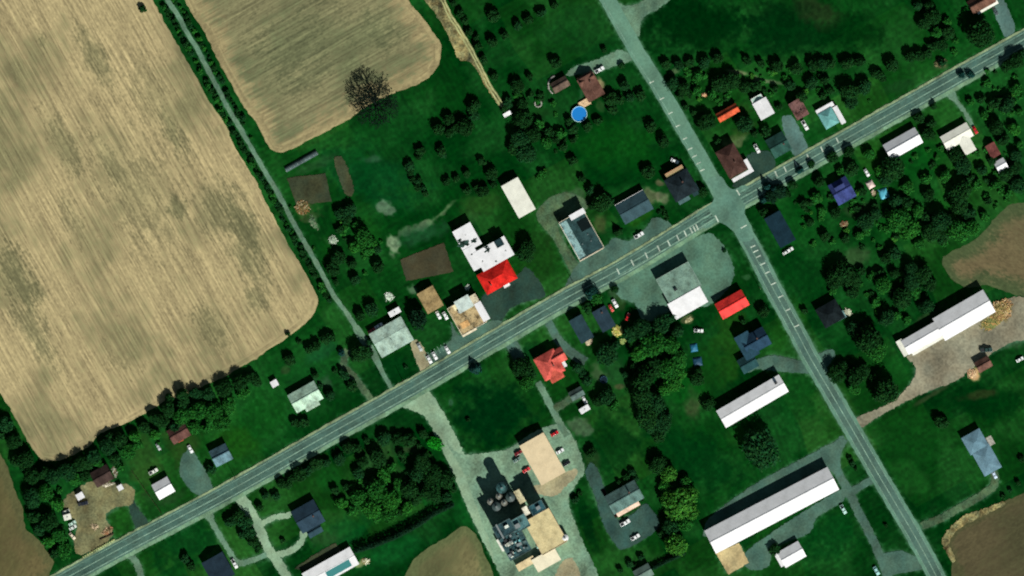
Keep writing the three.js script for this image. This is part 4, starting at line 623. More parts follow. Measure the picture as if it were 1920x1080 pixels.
const TR = RNG(4242);
// one tree from the round patch it makes in the photo (crown and its shadow): shape by size, tone by kind
const UNDER = {};                                  // smaller trees and undergrowth that fill the woods, joined
function tree(px, py, r, label, group, kind = 'dark', form, hk = 1, name) {
  form ??= r > 17 ? 'big' : r > 12 ? 'mid' : r > 6 ? 'small' : 'bush';
  const bushy = form === 'bush', R = r * S * 0.95, H = hk * (form === 'fir' ? R * 1.55 + 0.8 : bushy ? R * 0.95 + 0.35 : form === 'big' ? R * 0.95 + 1.4 : R * 0.95 + 0.7);
  const [x, z] = P(px + 0.16 * r * 0.47, py + 0.16 * r * 0.88), turn = TR() * 6.283;
  const set = PROTO[form], p = set[Math.floor(TR() * set.length)], ms = LEAF[kind], m = ms[Math.floor(TR() * ms.length)], sx = R * (0.8 + TR() * 0.36), sz = R * (0.8 + TR() * 0.36);
  if (name === 'stuff') { for (const [k, g] of [['leaf_' + kind, p.crown], ['stems', p.trunk]]) { const q = g.clone().scale(sx, H, sz).rotateY(turn).translate(x, 0, z); (UNDER[k] ??= { m: k === 'stems' ? BARK : ms[0], g: [] }).g.push(q); } return; }
  const nm = name ?? (bushy ? 'bush' : form === 'fir' ? 'conifer' : 'tree'), t = thing(nm, label, nm.split('_').pop() === 'conifer' ? 'conifer' : nm === 'bush' ? 'bush' : 'tree', [x, 0, z], turn, group);
  const tk = mesh('trunk', p.trunk, BARK, t), cr = mesh('crown', p.crown, m, t);
  tk.scale.set(sx, H, sz); cr.scale.set(sx, H, sz); return t;
}
const TONE = { dark: 'dark', green: 'green leafy', lit: 'bright green', teal: 'bluish', fir: 'black green' };
function grove(label, group, list, kind, least = 0, name) {
  for (const [x, y, r, k, f, h] of list) tree(x, y, r, label.replace('@', (r >= 22 ? 'broad ' : r >= 15 ? 'middling ' : 'small ') + TONE[k ?? kind ?? 'dark']), group, k ?? kind ?? 'dark', f, h, r < least ? 'stuff' : name);
}
// hedgerow on both sides of the farm lane
{
  const c = smoothLoop(LANE.slice(1, 19), false, 5), q = RNG(9);
  c.forEach((p, i) => {
    if (i < 1 || i > c.length - 2) return;
    const a = c[i - 1], b2 = c[i + 1], l = Math.hypot(b2[0] - a[0], b2[1] - a[1]), nx = -(b2[1] - a[1]) / l, ny = (b2[0] - a[0]) / l;
    if (i % 2 === 0) { const d = 10 + q() * 5, r = 4.5 + q() * 4; if (q() < 0.93) tree(p[0] + nx * d, p[1] + ny * d, r, 'low dark bush in the hedgerow between farm lane and large stubble field', 'hedgerow bushes on the field side of the lane', q() < 0.75 ? 'dark' : 'green', r > 6.6 ? 'small' : 'bush', 1, 'bush'); }
    else if (p[1] < 262) { const d = 9 + q() * 6, r = 4 + q() * 4; if (q() < 0.88) tree(p[0] - nx * d, p[1] - ny * d, r, 'low dark bush in the hedgerow between farm lane and smaller stubble field', 'hedgerow bushes on the smaller field side of the lane', q() < 0.7 ? 'dark' : 'green', r > 6.6 ? 'small' : 'bush', 1, 'bush'); }
    else if (q() < 0.12) tree(p[0] - nx * 9, p[1] - ny * 9, 4, 'scattered small shrub on the garden side of the farm lane', 'shrubs on the garden side of the lane', 'green', 'bush');
  });
}
tree(267, 17, 8, 'single small dark tree standing inside the edge of the large stubble field', undefined, 'dark');
grove('small dark tree along the dry grass ditch north of the gardens', 'trees along the dry ditch', [[849, 5, 9], [862, 24, 10], [871, 38, 9], [878, 60, 9], [893, 70, 8], [895, 86, 11], [906, 111, 9], [925, 143, 9], [952, 190, 12], [945, 205, 8]]);
grove('round dark tree on the lawn between the ditch and the side road', 'trees on the northern lawn', [[926, 28, 15], [921, 77, 13], [945, 66, 9], [970, 47, 12], [990, 36, 12], [1014, 24, 11], [1039, 9, 10], [1132, 93, 8], [1042, 116, 13], [992, 144, 9]]);
grove('@ tree in the loose clump on the rough lawn below the bare tree', 'clump on the rough lawn', [[887, 200, 15], [888, 217, 12], [841, 222, 14], [822, 240, 16], [870, 238, 18], [852, 240, 12], [840, 250, 12]]);
grove('@ tree in the shady grove around the house with the pool', 'grove around the pool house', [[970, 160, 15], [978, 195, 14], [980, 222, 20], [998, 250, 20], [972, 257, 20], [985, 285, 20], [965, 275, 16], [1022, 265, 14, 'green'], [1050, 250, 12, 'green'], [1066, 226, 10], [1073, 242, 12], [1100, 236, 12], [1120, 226, 10], [1055, 275, 10], [1075, 262, 8], [1170, 158, 14], [1145, 183, 15], [1160, 186, 12], [1180, 182, 13], [1200, 178, 12], [1147, 205, 12], [1165, 122, 7], [1010, 230, 12, 'green'], [1030, 246, 12], [1042, 262, 10]], 'dark', 13);
grove('dark round tree on the lawn west of the northern side road', 'trees on the crossroads lawn', [[1220, 236, 13], [1242, 265, 14], [1215, 320, 14], [1072, 300, 11], [1090, 334, 9], [1106, 356, 12]]);
grove('twiggy pale shrub on the lawn beside the cream barn', 'pale shrubs by the cream barn', [[1017, 325, 9, 'green'], [1010, 332, 6, 'green'], [1022, 318, 5, 'lit']]);
grove('@ tree in the row along the edge of the dark hay field', 'row along the hay field', [[1247, 120, 11], [1272, 121, 13], [1292, 116, 10], [1320, 118, 13], [1345, 108, 13], [1455, 122, 15], [1492, 126, 14], [1522, 120, 14], [1540, 118, 14], [1555, 118, 12], [1587, 118, 15], [1610, 116, 12], [1645, 138, 13], [1672, 122, 16], [1705, 105, 15], [1722, 102, 14], [1738, 100, 10], [1655, 148, 8], [1400, 112, 10], [1425, 118, 10]]);
grove('@ tree in the shaded strip behind the northern cottages', 'trees behind the northern cottages', [[1310, 142, 12, 'green'], [1260, 155, 15], [1280, 165, 14], [1350, 156, 18], [1372, 148, 20], [1395, 162, 16], [1322, 228, 18], [1395, 230, 20], [1305, 170, 10, 'green'], [1335, 175, 12, 'green'], [1415, 160, 12], [1480, 158, 13], [1452, 166, 9], [1520, 155, 14], [1545, 150, 12], [1542, 178, 10], [1590, 170, 20], [1620, 163, 16], [1595, 190, 16], [1460, 200, 8], [1500, 182, 14], [1435, 245, 12], [1415, 250, 8], [1285, 200, 8], [1300, 210, 9], [1275, 180, 8], [1310, 232, 8], [1345, 265, 8], [1555, 170, 10]], 'dark', 13);
grove('@ tree in the thicket beside the top driveway house', 'thicket by the top driveway', [[1747, 30, 18], [1730, 42, 16], [1775, 60, 16], [1762, 82, 15], [1747, 85, 12], [1740, 12, 13], [1720, 10, 10], [1755, 60, 12, 'green'], [1790, 75, 10, 'green'], [1765, 118, 10], [1775, 40, 10, 'green']]);
tree(1836, 60, 33, 'very large round dark tree between highway and top driveway house', undefined, 'dark');
grove('small dark tree overhanging the southern edge of the eastern highway', 'trees overhanging the highway', [[1802, 140, 9, 'teal'], [1818, 140, 9, 'teal']]);
grove('@ tree in the gardens south of the eastern highway', 'trees in the eastern gardens', [[1750, 198, 9], [1722, 221, 12], [1902, 112, 18], [1885, 122, 14], [1915, 100, 12], [1865, 190, 15], [1887, 193, 18], [1838, 186, 10], [1818, 190, 9, 'green'], [1866, 236, 18], [1738, 250, 15], [1745, 230, 10], [1845, 215, 10, 'green'], [1880, 260, 14], [1900, 240, 14, 'green'], [1905, 165, 14, 'green'], [1850, 155, 10, 'green'], [1910, 210, 10, 'green']], 'dark', 12);
grove('@ tree in the leafy block around the indigo roofed house', 'trees around the indigo house', [[1535, 338, 14], [1505, 382, 10], [1590, 282, 13], [1560, 293, 13], [1595, 315, 15], [1630, 288, 13, 'green'], [1672, 312, 24], [1660, 335, 16], [1615, 357, 12], [1545, 442, 13], [1517, 417, 10], [1620, 412, 18], [1565, 397, 13], [1585, 446, 10], [1650, 320, 14, 'green'], [1605, 390, 10], [1530, 370, 12, 'green'], [1540, 395, 10, 'green'], [1575, 320, 10, 'green'], [1640, 400, 14], [1610, 440, 10, 'green'], [1640, 385, 8], [1625, 430, 12, 'green']], 'dark', 12);
grove('dark shrubby conifer crowding the highway edge east of the crossroads', 'conifers east of the crossroads', [[1437, 348, 12, 'teal', 'fir'], [1449, 352, 13, 'teal', 'fir'], [1460, 358, 15, 'fir', 'mid'], [1445, 368, 14, 'fir', 'mid'], [1430, 372, 10, 'teal', 'fir'], [1485, 345, 12, 'dark'], [1498, 318, 10, 'teal', 'fir'], [1475, 362, 10, 'dark'], [1430, 396, 12, 'dark'], [1443, 398, 10, 'dark'], [1520, 308, 8, 'dark']]);
grove('@ tree in the dense eastern woodland bordering the brown field', 'eastern woodland', [[1740, 362, 16], [1797, 357, 25], [1795, 383, 22], [1760, 410, 26], [1790, 430, 26, 'green'], [1742, 432, 20], [1765, 442, 16], [1820, 424, 20, 'green'], [1677, 377, 16], [1700, 376, 14], [1680, 408, 25, 'green'], [1702, 426, 25, 'green'], [1677, 473, 17], [1660, 481, 15], [1790, 290, 18], [1802, 307, 20], [1852, 376, 10], [1902, 290, 15], [1902, 313, 16], [1885, 327, 16], [1905, 346, 18], [1840, 316, 14], [1830, 345, 12, 'green'], [1865, 345, 14, 'green'], [1815, 335, 12], [1770, 330, 14, 'green'], [1720, 395, 14, 'green'], [1845, 405, 12, 'green'], [1815, 400, 14], [1770, 455, 10, 'green'], [1735, 335, 12, 'green'], [1890, 362, 10, 'green'], [1860, 300, 10], [1910, 270, 10, 'green'], [1700, 350, 14, 'green'], [1720, 455, 14, 'green'], [1735, 405, 12]], 'dark', 13);
grove('@ tree in the thick wood between southern road and galvanised barn', 'wood by the galvanised barn', [[1575, 510, 25], [1562, 525, 18], [1597, 522, 18], [1615, 507, 11], [1647, 511, 11], [1675, 512, 13], [1705, 500, 18], [1705, 527, 20], [1727, 512, 20], [1742, 532, 16], [1652, 530, 20, 'green'], [1635, 515, 10, 'green'], [1625, 632, 34], [1600, 615, 16], [1640, 655, 25, 'green'], [1622, 612, 16], [1660, 592, 18], [1690, 556, 20], [1735, 572, 18], [1715, 545, 12, 'green'], [1595, 545, 15], [1680, 590, 12, 'green'], [1640, 565, 12, 'green'], [1560, 545, 10, 'green'], [1700, 600, 10, 'green']], 'dark', 13);
grove('large dark tree beside the southern road near the farm drive', 'trees by the farm drive', [[1565, 700, 20], [1602, 702, 24], [1657, 728, 31], [1618, 690, 14], [1580, 685, 14], [1600, 725, 14, 'green'], [1635, 705, 12]]);
grove('small lone dark tree on an open lawn east of the southern road', 'lone lawn trees', [[1507, 582, 9], [1765, 789, 15]]);
grove('@ tree in the dense wood behind the filling station', 'wood behind the filling station', [[1200, 612, 24], [1235, 606, 22], [1255, 592, 15], [1222, 640, 30, 'green'], [1197, 660, 20, 'green'], [1255, 645, 22, 'green'], [1205, 705, 28], [1227, 685, 20], [1202, 740, 28], [1227, 752, 25], [1210, 777, 25], [1242, 790, 22], [1180, 625, 16], [1270, 620, 14], [1270, 672, 20, 'green'], [1250, 690, 22, 'green'], [1260, 715, 20, 'green'], [1275, 700, 14, 'green'], [1190, 685, 12], [1245, 730, 14, 'green'], [1222, 800, 16], [1195, 760, 12], [1185, 640, 12, 'green']], 'dark', 13);
grove('dark tree standing on the lawn beside the white metal barn', 'trees by the white metal barn', [[1305, 710, 14], [1327, 757, 13], [1430, 583, 15], [1392, 602, 7], [1310, 695, 9]]);
tree(1425, 836, 42, 'broad spreading dark tree on the lawn between two white barns', undefined, 'dark', 'big', 0.8);
grove('dark tree between the slate cottages and the small grey hut', 'trees by the grey hut', [[1135, 660, 24], [1083, 688, 12], [1100, 712, 12], [1135, 742, 20], [1172, 701, 9], [1120, 750, 14, 'dark'], [1155, 645, 10, 'dark'], [1150, 760, 12, 'green'], [1092, 700, 8]]);
grove('dark tree beside the salmon red house', 'trees beside the salmon red house', [[978, 686, 22], [968, 695, 14], [985, 715, 18, 'green'], [995, 700, 12]]);
grove('round tree at the highway edge by the slate cottages', 'trees at the highway by the cottages', [[1108, 548, 16, 'teal'], [1116, 558, 16, 'green'], [1100, 576, 12], [1152, 541, 9], [1085, 590, 10]]);
grove('dark tree beside the flat roofed shop', 'trees beside the shop', [[1127, 378, 20], [1112, 385, 12], [1143, 375, 10], [987, 462, 20], [990, 482, 12], [975, 475, 12], [1157, 432, 12, 'dark', 'fir', 0.7]]);
grove('dark tree hugging the black roofed crossroads house', 'trees at the black roofed house', [[1316, 358, 12], [1252, 330, 7]]);
grove('dark clipped shrub between the slate house and the crossroads house', 'clipped shrubs', [[1243, 393, 6], [1247, 402, 6], [1236, 398, 5], [1250, 410, 5]]);
tree(1357, 470, 5, 'tiny lone shrub on the corner lawn beside the parking lot', undefined, 'dark', 'bush');
grove('@ tree around the gardens beside the farm lane', 'trees in the lane gardens', [[640, 398, 15], [657, 393, 15], [648, 410, 14], [635, 430, 10], [633, 482, 15], [625, 503, 15], [665, 523, 13], [709, 497, 15], [660, 494, 10], [630, 528, 8], [680, 442, 22, 'green'], [690, 465, 16, 'green'], [665, 460, 14, 'green'], [668, 425, 12, 'green'], [700, 455, 10, 'green'], [708, 466, 9]]);
grove('small dark tree in the orchard on the green meadow', 'orchard trees', [[767, 310, 11], [770, 322, 8], [773, 336, 8], [782, 340, 7], [783, 350, 8], [793, 352, 7], [797, 362, 9], [787, 336, 7], [827, 282, 12], [787, 282, 11], [837, 340, 9], [855, 334, 9], [874, 325, 9], [902, 302, 9], [922, 325, 14], [905, 357, 15], [875, 356, 9], [925, 345, 10], [893, 352, 9], [830, 290, 8], [785, 295, 7]], 'dark', 0, 'fruit_tree');
grove('dark tree between the farm lane and the mint roofed hall', 'trees by the mint hall', [[675, 590, 14], [695, 578, 16], [675, 660, 20], [692, 641, 8], [665, 668, 12], [690, 660, 12]]);
tree(781, 594, 21, 'tall dark conifer beside the tan roofed garage', undefined, 'fir', 'mid', 1.25);
grove('dark tree on the lawns around the mint grey house', 'trees around the mint grey house', [[542, 674, 13], [580, 653, 12], [592, 646, 13], [609, 635, 12], [618, 630, 12], [645, 700, 12], [660, 722, 12], [619, 741, 13], [591, 702, 9], [555, 792, 11], [570, 790, 11], [627, 695, 6], [640, 660, 9, 'teal'], [560, 640, 6], [540, 625, 6], [600, 722, 6]]);
grove('dark spiky conifer on the corner lawn by the mill road', 'corner lawn conifer', [[890, 688, 15, 'teal', 'fir', 0.8]]);
tree(760, 687, 5, 'tiny shrub on the lawn in front of the mint hall', undefined, 'dark', 'bush');
tree(878, 787, 6, 'small slim shrub on the wide lawn beside the mill road', undefined, 'dark', 'bush');
grove('@ tree in the belt along the large stubble field', 'belt below the large field', [[10, 792, 17], [25, 826, 18], [45, 860, 20], [60, 890, 20], [82, 886, 16], [100, 890, 18], [125, 882, 18], [150, 866, 18], [175, 852, 16], [60, 930, 20], [85, 922, 18, 'green'], [105, 942, 16, 'green'], [65, 965, 16], [90, 975, 20], [72, 992, 14], [110, 1002, 16, 'green'], [90, 1015, 14, 'green'], [120, 1030, 16, 'green'], [102, 1036, 12], [140, 896, 14, 'green'], [200, 836, 18], [225, 822, 18], [250, 816, 15, 'green'], [205, 817, 12], [270, 800, 13], [290, 782, 16], [315, 766, 18], [340, 738, 17], [318, 746, 12], [365, 736, 14], [390, 735, 16], [420, 725, 18], [450, 715, 18], [470, 705, 14], [340, 778, 18, 'green'], [370, 766, 20, 'green'], [400, 770, 20, 'green'], [430, 758, 18, 'green'], [330, 800, 14], [362, 800, 16, 'green'], [415, 792, 18, 'green'], [290, 812, 14, 'green'], [240, 842, 16, 'green'], [215, 860, 14], [260, 832, 10, 'green'], [160, 890, 14], [225, 875, 10, 'green'], [0, 815, 12], [30, 860, 14], [345, 755, 14], [305, 790, 14], [455, 735, 14, 'green'], [165, 870, 12], [185, 868, 12, 'green'], [390, 800, 12, 'green'], [480, 715, 12]], 'dark', 13);
grove('round dark tree beside the small blue grey house', 'tree by the blue grey house', [[395, 878, 12]]);
grove('@ tree in the clump between the two pale southern drives', 'clump between the southern drives', [[432, 975, 14], [447, 967, 14], [460, 978, 16], [468, 995, 16], [475, 1012, 15], [482, 1025, 10], [455, 1000, 12]]);
grove('dark shrub tree on the lawn south of the highway', 'shrub trees south of the highway', [[347, 1045, 11], [358, 1060, 10], [497, 928, 10], [517, 928, 9], [487, 950, 10], [530, 1012, 6]]);
grove('@ tree in the row along the southern edge of the highway', 'row south of the highway', [[527, 905, 13], [545, 896, 11], [562, 887, 15], [578, 880, 12], [592, 867, 15], [612, 866, 11], [635, 860, 13], [652, 837, 16], [668, 838, 10], [687, 825, 8], [540, 908, 9]]);
grove('@ tree in the wood between highway, slate house and mill road', 'wood by the mill road', [[720, 822, 15], [745, 820, 14], [767, 822, 15], [792, 813, 12], [697, 842, 11], [706, 855, 19], [680, 862, 15], [672, 885, 14], [752, 850, 10], [755, 862, 8], [792, 867, 20], [780, 886, 20], [810, 886, 22], [835, 897, 20], [767, 915, 20], [805, 915, 22], [705, 915, 24, 'green'], [670, 930, 20, 'green'], [695, 950, 22, 'green'], [730, 935, 25, 'green'], [730, 962, 18, 'green'], [627, 918, 11], [650, 912, 10], [640, 940, 14, 'green'], [762, 950, 14, 'green'], [838, 930, 13], [720, 890, 16, 'green'], [745, 905, 14, 'green'], [780, 935, 12], [820, 935, 10], [660, 955, 12, 'green'], [705, 970, 12, 'green'], [850, 915, 10], [785, 835, 8], [690, 905, 12], [735, 875, 10, 'green']], 'dark', 13);
tree(814, 829, 16, 'bright vivid green round tree beside the mill road', undefined, 'vivid', 'mid', 0.75);
grove('bright leafy green tree beside the house with the pink porch', 'bright trees by the pink porch house', [[1272, 938, 32, 'lit'], [1290, 925, 20, 'lit'], [1252, 885, 20, 'lit'], [1266, 1016, 28, 'lit'], [1250, 930, 18, 'lit'], [1295, 958, 18, 'lit'], [1285, 980, 16, 'green'], [1285, 900, 14, 'green'], [1245, 910, 14, 'green']]);
grove('dark tree at the back of the house with the pink porch', 'dark trees by the pink porch house', [[1232, 868, 19], [1185, 884, 9], [1174, 893, 8], [1160, 905, 7], [1190, 898, 8], [1280, 906, 12], [1255, 986, 19], [1240, 1000, 12], [1203, 935, 6], [1107, 846, 13], [1235, 815, 16]]);
grove('dark shrub on the narrow green island beside the mill yard', 'shrubs on the mill island', [[1078, 936, 9], [1087, 924, 6]]);
grove('dark shrub beside the grey roofed bottom cottage', 'shrubs by the bottom cottage', [[1201, 1044, 8], [1180, 1056, 8], [1162, 1068, 8], [1190, 1060, 6]]);
tree(1452, 1030, 12, 'round dark tree touching the small white cottage by the longest barn', undefined, 'dark');
grove('dark shrub on the grass strip between service road and southern road', 'shrubs by the service road', [[1597, 868, 8], [1603, 878, 6], [1592, 858, 6], [1660, 985, 5]]);
grove('dark shrub along the driveway of the slate blue house', 'shrubs along the slate blue house drive', [[1908, 905, 7], [1893, 918, 6], [1880, 930, 6], [1915, 860, 7]]);
// low shrubs between the garden trees, too many and too merged to count
{
  const q = RNG(515), zones = [[[1485, 370], [1700, 330], [1735, 450], [1640, 470], [1520, 460]], [[1640, 285], [1900, 260], [1915, 370], [1830, 430], [1700, 460], [1650, 380]], [[962, 150], [1010, 150], [1070, 235], [1130, 230], [1060, 285], [965, 300]], [[1250, 125], [1440, 130], [1560, 130], [1640, 150], [1630, 195], [1520, 180], [1420, 180], [1290, 225], [1262, 160]], [[1545, 500], [1740, 500], [1750, 590], [1640, 600], [1600, 560]], [[1180, 600], [1280, 620], [1290, 730], [1220, 790], [1185, 700]], [[650, 840], [840, 850], [850, 930], [700, 980], [650, 950]], [[640, 400], [720, 440], [690, 520], [640, 520]], [[200, 830], [470, 710], [470, 770], [330, 820], [210, 880]], [[40, 880], [110, 890], [120, 1030], [90, 1020], [60, 960]], [[1735, 20], [1800, 50], [1790, 110], [1745, 100]], [[1835, 130], [1915, 120], [1915, 250], [1850, 230]]];
  for (const z of zones) {
    let x0 = 1e9, x1 = -1e9, y0 = 1e9, y1 = -1e9; for (const [x, y] of z) { x0 = Math.min(x0, x); x1 = Math.max(x1, x); y0 = Math.min(y0, y); y1 = Math.max(y1, y); }
    const n = Math.round((x1 - x0) * (y1 - y0) / 420);
    for (let k = 0; k < n; k++) { const x = x0 + q() * (x1 - x0), y = y0 + q() * (y1 - y0), r = 3 + q() * 6, m = q(); if (inPoly(z, x, y) && noise(x * 0.03, y * 0.03) > 0.36) tree(x, y, r, '', undefined, m < 0.62 ? 'green' : m < 0.72 ? 'lit' : 'dark', 'bush', 0.8, 'stuff'); }
  }
}
{
  const u = new THREE.Group(); u.name = 'wood_understory'; u.userData = { kind: 'stuff', label: 'smaller trees and undergrowth filling the gaps of the woods', category: 'undergrowth' }; scene.add(u);
  for (const k in UNDER) mesh(k === 'stems' ? 'stems' : 'foliage', mergeGeometries(UNDER[k].g), UNDER[k].m, u);
}
// clipped hedges
function hedge(label, pts, w, h, kind) {
  const c = smoothLoop(pts, false, 1.5), r = RNG(pts[0][0]), [ox, oz] = P(...c[0]), t = thing('hedge', label, 'hedge', [ox, 0, oz]), L = [];
  c.forEach(p => { const [x, z] = P(...p); for (let k = 0; k < 26; k++) { const a = r() * 6.283, e = r(), rr = w * (0.6 + 0.5 * r()); L.push([x - ox + Math.cos(a) * rr * (1 - e * 0.3), 0.1 + e * h * (0.85 + 0.25 * noise(x, z)), z - oz + Math.sin(a) * rr * (1 - e * 0.3), Math.cos(a), e * 1.4, Math.sin(a)]); } });
  mesh('foliage', leafMesh(L, 0.42, r), LEAF[kind][0], t);
  const st = []; c.forEach((p, i) => { if (i % 5 === 0) { const [x, z] = P(...p); st.push(limb([x - ox, 0, z - oz], [x - ox, h * 0.7, z - oz], 0.1, 0.03, 5)); } }); mesh('stems', mergeGeometries(st), BARK, t); return t;
}
hedge('long tall dark hedge running from the greenhouse to the mill road', [[668, 1032], [700, 1022], [745, 1004], [785, 982], [815, 962], [848, 946]], 1.7, 4.2, 'fir');
hedge('straight clipped dark hedge beside the grey roofed bottom cottage', [[1222, 1066], [1250, 1052], [1282, 1037]], 1.2, 2.6, 'fir');
hedge('low flower hedge along the brick wall of the pink porch house', [[1131, 920], [1142, 942], [1155, 968]], 0.8, 0.8, 'red');
// the great bare tree at the edge of the smaller field
{
  const [x, z] = P(706, 197), t = thing('bare_tree', 'huge leafless tree with spreading branches at the edge of the smaller stubble field', 'tree', [x, 0, z]), q = RNG(31), wood = [], twig = [], leaf = [];
  const grow = (p, d, len, r, lv) => {
    const e = p.clone().addScaledVector(d, len); (lv < 3 ? wood : twig).push(limb(p.toArray(), e.toArray(), r, r * 0.65, lv < 2 ? 7 : 4));
    if (lv >= 6) { if (q() < 0.7) leaf.push([e.x, e.y, e.z, d.x, 0.5, d.z]); return; }
    const n = lv < 1 ? 7 : lv < 4 ? 3 : 2;
    for (let k = 0; k < n; k++) { const a = (k + q() * 0.7) / n * 6.283, s = lv < 1 ? 0.95 : 0.62, nd = d.clone().add(new THREE.Vector3(Math.cos(a) * s, (q() - 0.4) * 0.4, Math.sin(a) * s)).normalize(); grow(e, nd, len * (lv < 1 ? 1.15 : 0.72 + q() * 0.16), r * (lv < 2 ? 0.66 : 0.72), lv + 1); }
  };
  grow(new THREE.Vector3(0, 0, 0), new THREE.Vector3(0, 1, 0), 3.4, 0.65, 0);
  const dk = mottled([18, 28, 24]);
  t.scale.set(1.12, 0.72, 1.12); mesh('trunk', mergeGeometries(wood), dk, t); mesh('twigs', mergeGeometries(twig), dk, t); mesh('buds', leafMesh(leaf, 0.4, q), leafMat(12, 28, 21), t);
}

// ---------------------------------------------------------------- vehicles
const PAINT = {}; const paint = (r, g, b) => PAINT[[r, g, b]] ??= new THREE.MeshPhysicalMaterial({ color: rgb(r, g, b), roughness: 0.35, clearcoat: 0.6, clearcoatRoughness: 0.15 });
const RUBBER = std({ color: rgb(22, 22, 22) }), LAMP = std({ color: rgb(230, 232, 226), roughness: 0.2 }), TAILM = std({ color: rgb(150, 18, 14), roughness: 0.3 });
function profile(pts, w, bev) { const g = new THREE.ExtrudeGeometry(new THREE.Shape(pts.map(p => new THREE.Vector2(...p))), { depth: w - 2 * bev, bevelEnabled: true, bevelSize: bev, bevelThickness: bev, bevelSegments: 2 }); g.translate(0, 0, -w / 2 + bev); return g; }
const CARG = {
  body: profile([[-2.2, 0.35], [-2.25, 0.8], [-1.95, 0.95], [-0.4, 1.0], [0.95, 0.98], [2.05, 0.82], [2.25, 0.62], [2.22, 0.35]], 1.8, 0.09),
  glass: profile([[-1.75, 0.96], [-1.15, 1.4], [0.2, 1.42], [1.05, 0.98]], 1.6, 0.06), roof: new RoundedBoxGeometry(1.5, 0.1, 1.36, 2, 0.04).translate(-0.45, 1.5, 0),
  pbody: profile([[-2.6, 0.45], [-2.65, 1.05], [-0.7, 1.08], [1.0, 1.1], [2.5, 1.0], [2.65, 0.75], [2.6, 0.45]], 1.9, 0.08), pglass: profile([[-0.75, 1.08], [-0.6, 1.66], [0.55, 1.68], [1.15, 1.12]], 1.65, 0.06), proof: new RoundedBoxGeometry(1.25, 0.1, 1.46, 2, 0.04).translate(-0.05, 1.76, 0), bed: box(1.7, 0.05, 1.5, -1.7, 1.145, 0),
  tyre: new THREE.TorusGeometry(0.26, 0.1, 8, 16), rim: cyl(0.2, 0.2, 0.14, 0, 0, 0, 12).rotateX(Math.PI / 2), lamp: new RoundedBoxGeometry(0.12, 0.14, 0.36, 1, 0.03), mirror: new RoundedBoxGeometry(0.1, 0.12, 0.22, 1, 0.03),
};
function wheels(t, xs, w, y = 0.36) { for (const x of xs) for (const s of [-1, 1]) { const g = mesh('wheel', CARG.tyre, RUBBER, t, [x, y, s * w]); mesh('rim', CARG.rim, METAL, g); } }
function car(label, c, deg, col, type = 'car', k = 1) {
  const [x, z] = P(...c), t = thing(type === 'pickup' ? 'pickup_truck' : 'parked_car', label, type === 'pickup' ? 'pickup' : 'car', [x, 0.16, z], deg * Math.PI / 180), m = paint(...col), pk = type === 'pickup';
  t.scale.setScalar(k);
  mesh('body', pk ? CARG.pbody : CARG.body, m, t); mesh('windows', pk ? CARG.pglass : CARG.glass, GLASS, t); mesh('roof', pk ? CARG.proof : CARG.roof, m, t);
  if (pk) mesh('cargo_bed', CARG.bed, DARKM, t);
  wheels(t, pk ? [-1.65, 1.65] : [-1.4, 1.4], pk ? 0.86 : 0.82);
  const f = pk ? 2.62 : 2.24, h = pk ? 0.86 : 0.72;
  for (const s of [-1, 1]) { mesh('headlight', CARG.lamp, LAMP, t, [f, h, s * 0.6]); mesh('tail_light', CARG.lamp, TAILM, t, [-f - (pk ? 0.03 : 0), h, s * 0.62]); mesh('mirror', CARG.mirror, m, t, [0.75, 1.08, s * 0.98]); }
  return t;
}
const U = 29.3, V = -60.7, WH = [226, 228, 226], RD = [186, 22, 26], BK = [24, 28, 30], SV = [170, 178, 176];
